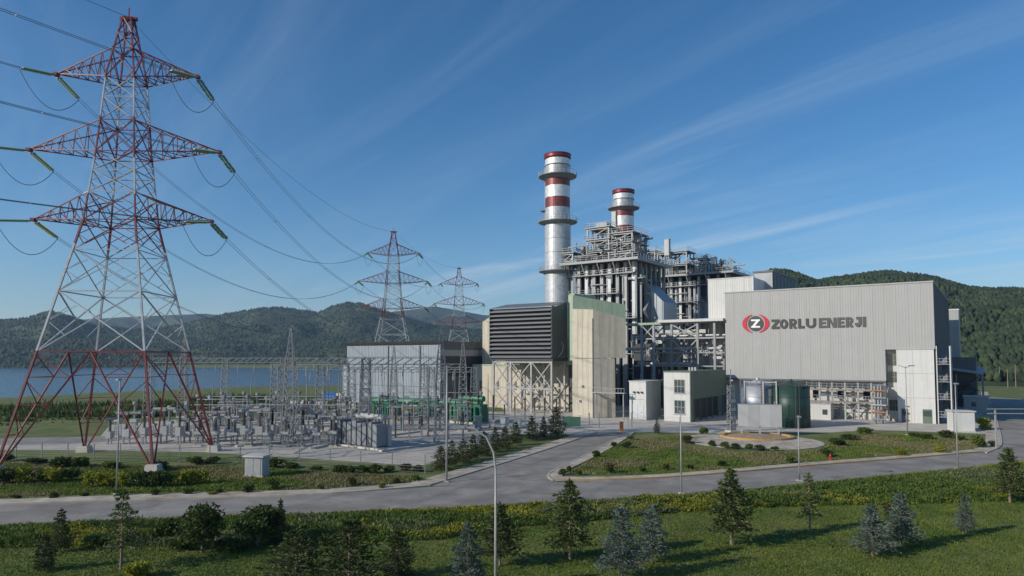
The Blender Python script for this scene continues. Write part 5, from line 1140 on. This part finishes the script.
# ------------------------------------------------------------------ plants
def leaf_mesh(name, c, d, u, ln, wd, m):             # leaf quads: centre, direction, side, length, width arrays
    n = len(c); V = np.zeros((n,4,3)); V[:,0] = c - u*wd[:,None]*.5; V[:,1] = c + u*wd[:,None]*.5; V[:,2] = c + d*ln[:,None] + u*wd[:,None]*.22; V[:,3] = c + d*ln[:,None] - u*wd[:,None]*.22
    me = bpy.data.meshes.new(name); me.vertices.add(n*4); me.vertices.foreach_set('co', V.astype(np.float32).ravel()); me.loops.add(n*4); me.loops.foreach_set('vertex_index', np.arange(n*4, dtype=np.int32)); me.polygons.add(n); me.polygons.foreach_set('loop_start', np.arange(0,n*4,4,dtype=np.int32)); me.update(calc_edges=True); me.materials.append(m); return me
def unit(v): return v/np.maximum(1e-6, np.linalg.norm(v, axis=-1, keepdims=True))
def conifer_meshes(seed, h, w, m, whorls=17, per=9, dens=26, trunk_clear=.1, irregular=.2, up=.25, tuft=.155):
    g = np.random.default_rng(seed); C=[]; D=[]; tm = MB(); tm.tube((0,0,0),(0,0,h*.55), h*.020, h*.012, 7); tm.tube((0,0,h*.55),(0,0,h*.98), h*.012, h*.003, 6)
    for k in range(whorls):
        t = trunk_clear+(1-trunk_clear)*(k+g.uniform(-.2,.2))/whorls; t = min(max(t, trunk_clear), .985); z0 = h*t; R_ = w/2*(1-((t-trunk_clear)/(1-trunk_clear)))**.80*(1+g.uniform(-irregular, irregular))+.05
        if t < trunk_clear+.10: R_ *= .8
        n = max(4, int(per*(1-.4*t)))
        for i in range(n):
            a = 6.283*(i+g.uniform(-.35,.35))/n; L_ = R_*g.uniform(.65,1.12); sl = up*(0.2+t)*g.uniform(.4,1.5)-.10
            tipv = np.array([math.cos(a)*L_, math.sin(a)*L_, L_*sl]); tm.bar((0,0,z0), (tipv[0]*.85, tipv[1]*.85, z0+tipv[2]*.85), .02+.008*L_, caps=False)
            nn = int(dens*(.4+L_/ (w/2)))
            s = g.uniform(.12,1.0,nn)**.8; sp_ = (L_*.20)*(1.1-s*.6)
            c = tipv[None]*s[:,None]+g.normal(0,1,(nn,3))*sp_[:,None]*np.array([1,1,.55]); c[:,2] += z0
            d = unit(tipv[None]*.9/np.linalg.norm(tipv)+g.normal(0,.55,(nn,3))+np.array([0,0,.12])); C.append(c); D.append(d)
    nt_ = 24; s = g.uniform(.86,1.0,nt_); C.append(np.stack([g.normal(0,.03,nt_), g.normal(0,.03,nt_), h*s],-1)); D.append(unit(g.normal(0,.5,(nt_,3))+np.array([0,0,1.1])))
    c = np.concatenate(C); d = np.concatenate(D); u = unit(np.cross(d, g.normal(0,1,c.shape)))
    n = len(c); return tm.mesh('trunk', M_BARK), leaf_mesh('crown', c, d, u, g.uniform(.7,1.4,n)*tuft, g.uniform(.6,1.2,n)*tuft*.55, m)
def broad_meshes(seed, h, w, m, n=2600, trunk=.3, leaf=.16, lobes=9):
    g = np.random.default_rng(seed); tm = MB(); tm.tube((0,0,0),(0,0,h*max(trunk,.15)), h*.028, h*.02, 7)
    cz = h*(trunk+(1-trunk)*.5); C = []
    for k in range(lobes):
        a = g.uniform(0,6.28); r = w/2*.55*math.sqrt(g.random()); z = cz+(h*(1-trunk)*.5)*g.uniform(-.65,.65)*.8; lc = np.array([r*math.cos(a), r*math.sin(a), z]); tm.tube((0,0,h*max(trunk,.12)*.8), tuple(lc), h*.014, h*.006, 5)
        m_ = n//lobes; v = unit(g.normal(0,1,(m_,3)))*(g.random((m_,1))**.45)*np.array([w*.30, w*.30, h*(1-trunk)*.27])*g.uniform(.75,1.2); C.append(lc+v)
    c = np.concatenate(C); c[:,2] = np.maximum(c[:,2], .03); d = unit(g.normal(0,1,c.shape)+np.array([0,0,.4])); u = unit(np.cross(d, g.normal(0,1,c.shape))); k = len(c)
    return tm.mesh('trunk', M_BARK), leaf_mesh('crown', c, d, u, g.uniform(.7,1.3,k)*leaf, g.uniform(.6,1.1,k)*leaf*.8, m)
def plant(name, meshes, px, base_y, top_y, w_px, label, cat, group, h0, w0, rot=None, sink=0.0):
    p = P(px, base_y); h = ZP(top_y, p.y); sc = h/h0; ws = (w_px/FOC*p.y)/w0
    t = thing(name, (p.x, p.y, -sink), rng.uniform(0,6.28) if rot is None else rot, label, cat, group); t.scale = (ws, ws, sc)
    link('trunk', meshes[0], t); link('crown', meshes[1], t); return t
SPR = [conifer_meshes(40+i, 4.0, 2.6, M_PINE, irregular=.28, trunk_clear=.2) for i in range(4)]
SPD = [conifer_meshes(50+i, 4.0, 2.4, M_DPINE, whorls=15, per=8, irregular=.25, dens=28) for i in range(3)]
BLU = [conifer_meshes(60+i, 4.0, 2.4, M_BLUES, whorls=15, per=8, irregular=.25, up=.35, trunk_clear=.17) for i in range(4)]
LOO = [conifer_meshes(70+i, 4.0, 2.4, M_PINE, whorls=11, per=7, dens=22, irregular=.5, trunk_clear=.3, up=.1) for i in range(2)]
BRO = [broad_meshes(80+i, 3.0, 2.6, M_DLEAF, trunk=.18) for i in range(3)]
DENS = [conifer_meshes(95+i, 4.0, 3.2, M_DPINE, whorls=15, per=9, dens=30, irregular=.3, up=.6, trunk_clear=.06) for i in range(3)]
trees = [('spruce', SPD[0], 60, 552, 508, 20, 'slim dark spruce at the left edge of the lawn', 'S'), ('spruce', SPD[1], 44, 571, 535, 24, 'small dark conifer lowest on the far left lawn', 'S'),
 ('pine_tree', LOO[0], 121, 570, 489, 38, 'loose open crowned pine in front of the road at far left', 'S'), ('bushy_tree', BRO[0], 202, 553, 501, 46, 'round dark bushy tree on the left lawn', 'B'),
 ('bushy_tree', BRO[1], 258, 546, 505, 54, 'wide dark bushy tree right of the round one on the left lawn', 'B'), ('spruce', SPD[2], 280, 545, 499, 18, 'slender dark spruce just behind the wide bushy tree', 'S'),
 ('pine_tree', DENS[0], 296, 600, 529, 56, 'dense pine cut by the bottom edge, left of the pair', 'S'), ('pine_tree', DENS[1], 349, 604, 518, 58, 'tall dense pine cut by the bottom edge, right of the pair', 'S'), ('pine_tree', DENS[2], 397, 578, 531, 32, 'short dense pine with yellowish base near the bottom edge', 'S'),
 ('blue_spruce', BLU[0], 468, 596, 522, 38, 'blue spruce at the bottom edge left of the curved lamp post', 'S'), ('pine_tree', SPR[3], 500, 566, 503, 40, 'green pine just behind the curved lamp post', 'S'),
 ('pine_tree', SPR[0], 570, 561, 480, 44, 'green pine with bare lower trunk right of the curved lamp post', 'S'), ('blue_spruce', BLU[1], 622, 580, 506, 42, 'larger blue spruce of the pair at the bottom middle', 'S'), ('blue_spruce', BLU[2], 652, 563, 505, 32, 'smaller blue spruce of the pair at the bottom middle', 'S'),
 ('pine_tree', SPR[1], 731.5, 545, 469, 45, 'tall green pine standing right of the blue spruce pair', 'S'), ('pine_tree', LOO[1], 810, 532, 474, 30, 'thin sparse pine on the right lawn', 'S'), ('blue_spruce', BLU[3], 873, 556, 504, 35, 'left blue spruce of the two on the right lawn', 'S'),
 ('blue_spruce', BLU[0], 901.5, 548, 492, 33, 'right blue spruce of the two on the right lawn', 'S'), ('blue_spruce', BLU[1], 966, 535, 494, 19, 'small slim blue spruce alone near the right edge', 'S'), ('pine_tree', SPR[2], 1010, 503, 448, 32, 'dark green conifer at the right edge by the verge', 'S')]
for nm, me, px, by, ty, wp, lb, k in trees: plant(nm, me, px, by, ty, wp, lb, 'tree', 'trees on the front lawn', 4.0 if k == 'S' else 3.0, 2.1 if k == 'S' else 2.4)
rowc = [(441,470,446,17),(452,466.5,440,18),(463,463,439,17),(473,460,434,17),(484,456,431,17),(495,452,427,17),(505,449,427,15),(516,445.5,421,17),(532,440,416,15),(543.5,439,416,11),(556,438,407,20)]
for i, (x, b, t_, w_) in enumerate(rowc): plant('young_conifer', SPD[i % 3] if i % 2 else DENS[i % 3], x, b, t_, w_, 'dark young conifer, %s from left in the row along the access road' % ordw(i), 'tree', 'conifers along the access road', 4.0, 2.5)
plant('young_conifer', SPD[1], 657, 434, 419, 9, 'lone small conifer at the top of the roundabout lawn', 'tree', None, 4.0, 2.5)
# shrubs
BUS = {'d': [broad_meshes(100+i, 1.2, 1.4, M_DLEAF, n=900, trunk=0.0, leaf=.16, lobes=6) for i in range(3)], 'g': [broad_meshes(110+i, 1.2, 1.4, M_LEAF, n=900, trunk=0.0, leaf=.16, lobes=6) for i in range(3)], 'y': [broad_meshes(120+i, 1.2, 1.4, M_YLEAF, n=900, trunk=0.0, leaf=.16, lobes=6) for i in range(3)], 'b': [broad_meshes(130, 1.2, 1.4, M_BRLEAF, n=900, trunk=0.0, leaf=.16, lobes=6)]}
def shrubs(lst, phrase, group):
    for i, (x, y, w_, h_, k) in enumerate(lst): plant('shrub', BUS[k][i % len(BUS[k])], x, y, y-h_, w_, '%s, %s from left' % (phrase, ordw(i)), 'shrub', group, 1.2, 1.4)
shrubs([(16,499,9,5,'d'),(53,498.5,10,6,'d'),(85,497,9,5,'d'),(120,496,13,7,'d'),(156,495.5,9,7,'d'),(189,494.5,11,7,'d'),(213,495,10,4,'y'),(220,493.5,8,5,'d'),(249,493,12,9,'d'),(273,489,13,11,'d'),(321,490,9,6,'g'),(351,485.5,12,9,'d'),(381,488.5,9,6,'g'),(397,484,9,6,'d'),(417,481,9,7,'g')], 'small shrub beside the far footway of the main road', 'kerbside shrubs')
shrubs([(90,487,17,16,'y'),(101,487,17,15,'y'),(112,487,17,16,'y'),(123,487,16,15,'y'),(134,486.5,17,16,'g'),(146,487,20,18,'d'),(158,487,20,18,'d'),(170,486,18,16,'g'),(180,486,17,15,'y'),(190,485,17,16,'y'),(201,484,15,15,'y')], 'hedge shrub under the near pylon in the front hedge', 'front hedge shrubs')
shrubs([(4,484,24,18,'d'),(22,483,24,17,'y'),(40,482,22,15,'g'),(56,482,22,16,'y'),(72,481,20,14,'g'),(6,461,16,7,'d'),(36,464,20,7,'d'),(62,468,24,11,'d'),(78,467,22,11,'g'),(112,468,20,8,'g'),(160,470,20,9,'d'),(196,464,18,9,'g'),(212,464,14,8,'d'),(276,467,22,9,'d'),(290,468,18,6,'d')], 'low dark bush on the lawn before the switchyard fence', 'bushes by the switchyard fence')
shrubs([(316,470,14,5,'g'),(340,472.5,16,8,'d'),(352,473,16,8,'d'),(364,473,16,8,'d'),(376,473,16,9,'d'),(388,472,14,7,'g'),(405,472,16,8,'b'),(418,472,12,7,'b')], 'low hedge bush along the switchyard corner', 'switchyard corner bushes')
shrubs([(561,475,9,7,'g'),(569,472,6,6,'b'),(578,475,8,6,'g'),(596,457,9,7,'d'),(609,473,12,10,'b'),(614,446.5,7,5,'d'),(626.5,448,10,7,'d'),(630,440,8,5,'g'),(643,472,8,5,'d'),(666,470,9,6,'b'),(688,443.5,13,8,'b'),(690,469,8,5,'d'),(704,434.5,10,8,'g'),(712,446.5,8,6,'d'),(722,466,10,6,'d'),(725,448.5,11,7,'g'),(735,449,10,6,'d'),(748,449.5,10,6,'g'),(760,450.5,12,6,'d'),(774,451,10,5,'g'),(792,463,11,7,'g'),(827,457,14,9,'d')], 'shrub on the lawn round the forecourt', 'roundabout lawn shrubs')
shrubs([(838,446,16,9,'d'),(850,440,18,6,'d'),(868,434,20,7,'g'),(903,456,12,7,'y'),(914,437,12,5,'g'),(926,439,14,6,'d'),(939,453,12,8,'y'),(945,438,16,8,'d'),(958,440,14,6,'g'),(981,448,14,13,'g'),(983,430,13,13,'y'),(992,447,8,7,'d')], 'shrub on the lawn between the hall and main road', 'shrubs before the hall')
shrubs([(163,541,26,24,'d'),(135,579,30,16,'y'),(228,552,34,14,'d'),(180,549,30,16,'d'),(100,546,30,14,'g'),(330,545,26,12,'d'),(889,518,13,13,'b'),(797,504,18,6,'b'),(765,506,20,5,'g')], 'shrub at the edge of the tall verge', 'verge shrubs')

# ------------------------------------------------------------------ grass, herbs, flowers
def blades(name, x, y, h, wd, m, label, z=0.0, lean=.35, cat='grass'):
    n = len(x); a = nrng.random(n)*6.283; V = np.zeros((n,3,3)); dx, dy = np.cos(a)*wd/2, np.sin(a)*wd/2
    V[:,0] = np.stack([x-dx,y-dy,np.full(n,z)],-1); V[:,1] = np.stack([x+dx,y+dy,np.full(n,z)],-1); l1 = nrng.normal(0,lean,n)*h; l2 = nrng.normal(0,lean,n)*h; V[:,2] = np.stack([x+l1,y+l2,z+h],-1)
    return stuff(np_mesh(name, V.reshape(-1,3), np.arange(n*3).reshape(n,3), m), label, cat)
nx_ = np.array([p.x for p in near]); ny_ = np.array([p.y for p in near])
ve_px = [(-160,552),(0,549),(100,546),(220,549),(330,544),(440,540),(520,527),(600,520),(690,512),(760,508),(850,505),(930,504),(1030,500),(1160,488)]
VE = [P(*q) for q in ve_px]; vx = np.array([p.x for p in VE]); vy = np.array([p.y for p in VE])
def between(n, xlo, xhi, lo, hi):
    x = xlo+(xhi-xlo)*nrng.random(n); a = lo(x); b = hi(x); return x, a+(b-a)*nrng.random(n)
road_near = lambda x: np.interp(x, nx_, ny_)-1.0
verge_front = lambda x: np.interp(x, vx, vy)+1.2*(fbm(x/4, x*0+.5, 3, 4)-.5)
# mown lawn
n = 330000; y = 20+48*nrng.random(n)**.8; x = (nrng.random(n)*2-1)*(y*.80+4); k = y < verge_front(x)+.6; x, y = x[k], y[k]
pat = fbm(x/5, y/5, 4, 2); blades('lawn_grass', x, y, (.04+.13*nrng.random(len(x)))*(.4+pat), .04+.05*nrng.random(len(x)), M_GRASS, 'mown green lawn in the foreground', lean=.5)
# tall verge: leafy herbs in drifts of three greens, yellow heads in the drifts
M_HERB2 = leafmat('pale_herbs', (0.105, 0.135, 0.052), (0.155, 0.178, 0.075)); M_HERB3 = leafmat('yellowish_herbs', (0.165, 0.180, 0.028), (0.225, 0.215, 0.030))
n = 210000; x, y = between(n, -52, 82, verge_front, road_near); ed = np.clip((road_near(x)-y)/2.2, .15, 1)*np.clip((y-verge_front(x))/.4+.3, .3, 1)
hgt = (.18+.95*np.clip(fbm(x/2.2, y/1.8, 4, 6)-.12, 0, 1))*ed*np.where(fbm(x/.7, y/.7, 2, 41) > .42, 1, .55); drift = fbm(x/7, y/2.6, 4, 33); dr2 = fbm(x/8+9, y/3, 3, 51)
zz_ = hgt*nrng.random(n)**.6; c = np.stack([x, y, zz_], -1); d = unit(nrng.normal(0,.7,c.shape)+np.array([0,0,.8])); u = unit(np.cross(d, nrng.normal(0,1,c.shape)))
for nm, k, m_, lb in (('verge_herbs', (drift < .54) & (dr2 < .50), M_HERB, 'dark green tall herbs on the verge along the near side of road'), ('verge_herbs', (drift < .54) & (dr2 >= .50), M_HERB2, 'pale green tall herbs in drifts on the road verge'), ('verge_herbs', drift >= .54, M_HERB3, 'yellowish herbs in bright drifts on the road verge')):
    q = int(k.sum()); stuff(link(nm, leaf_mesh(nm, c[k], d[k], u[k], .10+.16*nrng.random(q), .05+.07*nrng.random(q), m_)), lb, 'herbs')
k = (drift > .57) & (nrng.random(n) < .22) & (zz_ > hgt*.6); q = int(k.sum()); stuff(link('verge_flowers', leaf_mesh('verge_flowers', c[k]+np.array([0,0,.08]), d[k], u[k], np.full(q, .10), np.full(q, .12), M_FLOW)), 'yellow flower heads scattered through the tall verge', 'flowers')
# rough grass on the lawns beyond the road
def poly_pts(px, n):
    pts = [P(*q) for q in px]; X = np.array([p.x for p in pts]); Y = np.array([p.y for p in pts]); x = X.min()+(X.max()-X.min())*nrng.random(n); y = Y.min()+(Y.max()-Y.min())*nrng.random(n); ins = np.zeros(n, bool); j = len(pts)-1
    for i in range(len(pts)):
        c_ = ((Y[i] > y) != (Y[j] > y)) & (x < (X[j]-X[i])*(y-Y[i])/(Y[j]-Y[i]+1e-9)+X[i]); ins ^= c_; j = i
    return x[ins], y[ins]
M_DRYG = leafmat('dry_grass', (0.30, 0.245, 0.13), (0.20, 0.185, 0.075))
for nm, px, lb in (('rough_grass', [(-120,462),(60,464),(230,467),(330,472),(420,477),(436,481),(320,489),(150,493),(0,498),(-120,502)], 'patchy grass on the lawn before the switchyard'), ('rough_grass', [(566,474),(610,449),(632,439),(700,437),(690,447),(740,453),(815,451),(840,440),(870,434),(960,438),(985,441),(985,448),(905,454),(790,463),(700,472),(640,475)], 'patchy grass on the lawn round the forecourt')):
    x, y = poly_pts(px, 70000); pt_ = fbm(x/6, y/6, 4, 12); k = (pt_ > .45) | (nrng.random(len(x)) < .25); blades(nm, x[k], y[k], .10+.22*nrng.random(k.sum())*pt_[k], .08+.06*nrng.random(k.sum()), M_GRASS, 'green '+lb)
    k = (pt_ < .475) & (nrng.random(len(x)) < .95); blades('dry_grass', x[k], y[k], .10+.16*nrng.random(k.sum()), .10+.07*nrng.random(k.sum()), M_DRYG, 'dry straw coloured '+lb)
# reeds and bushes between switchyard and lake
x, y = poly_pts([(-100,431),(100,421),(200,414),(345,410),(345,396),(200,400),(60,407),(-100,412)], 34000); pt_ = fbm(x/16, y/9, 4, 15); k = nrng.random(len(x)) < np.clip((pt_-.32)*5, .08, 1); x, y, pt_ = x[k], y[k], pt_[k]
blades('lakeside_scrub', x, y, .3+2.6*nrng.random(len(x))*np.clip((pt_-.38)*3.0,.05,1), .35+.4*nrng.random(len(x)), M_DLEAF, 'dark scrub and reeds along the lake shore', cat='scrub')

# ------------------------------------------------------------------ haze
hz_ = MB().box(-4200, 4200, -320, 5200, -12, 420).build('haze', None if False else M_GREYS); hm = bpy.data.materials.new('haze_air'); hm.use_nodes = True; n = hm.node_tree.nodes; n.clear()
ho = n.new('ShaderNodeOutputMaterial'); pv = n.new('ShaderNodeVolumePrincipled'); pv.inputs['Color'].default_value = (0.50, 0.72, 1.0, 1); pv.inputs['Density'].default_value = 0.00011; pv.inputs['Anisotropy'].default_value = 0.2
hm.node_tree.links.new(pv.outputs[0], ho.inputs['Volume']); hz_.data.materials.clear(); hz_.data.materials.append(hm); stuff(hz_, 'thin blue air haze over the whole valley', 'haze')
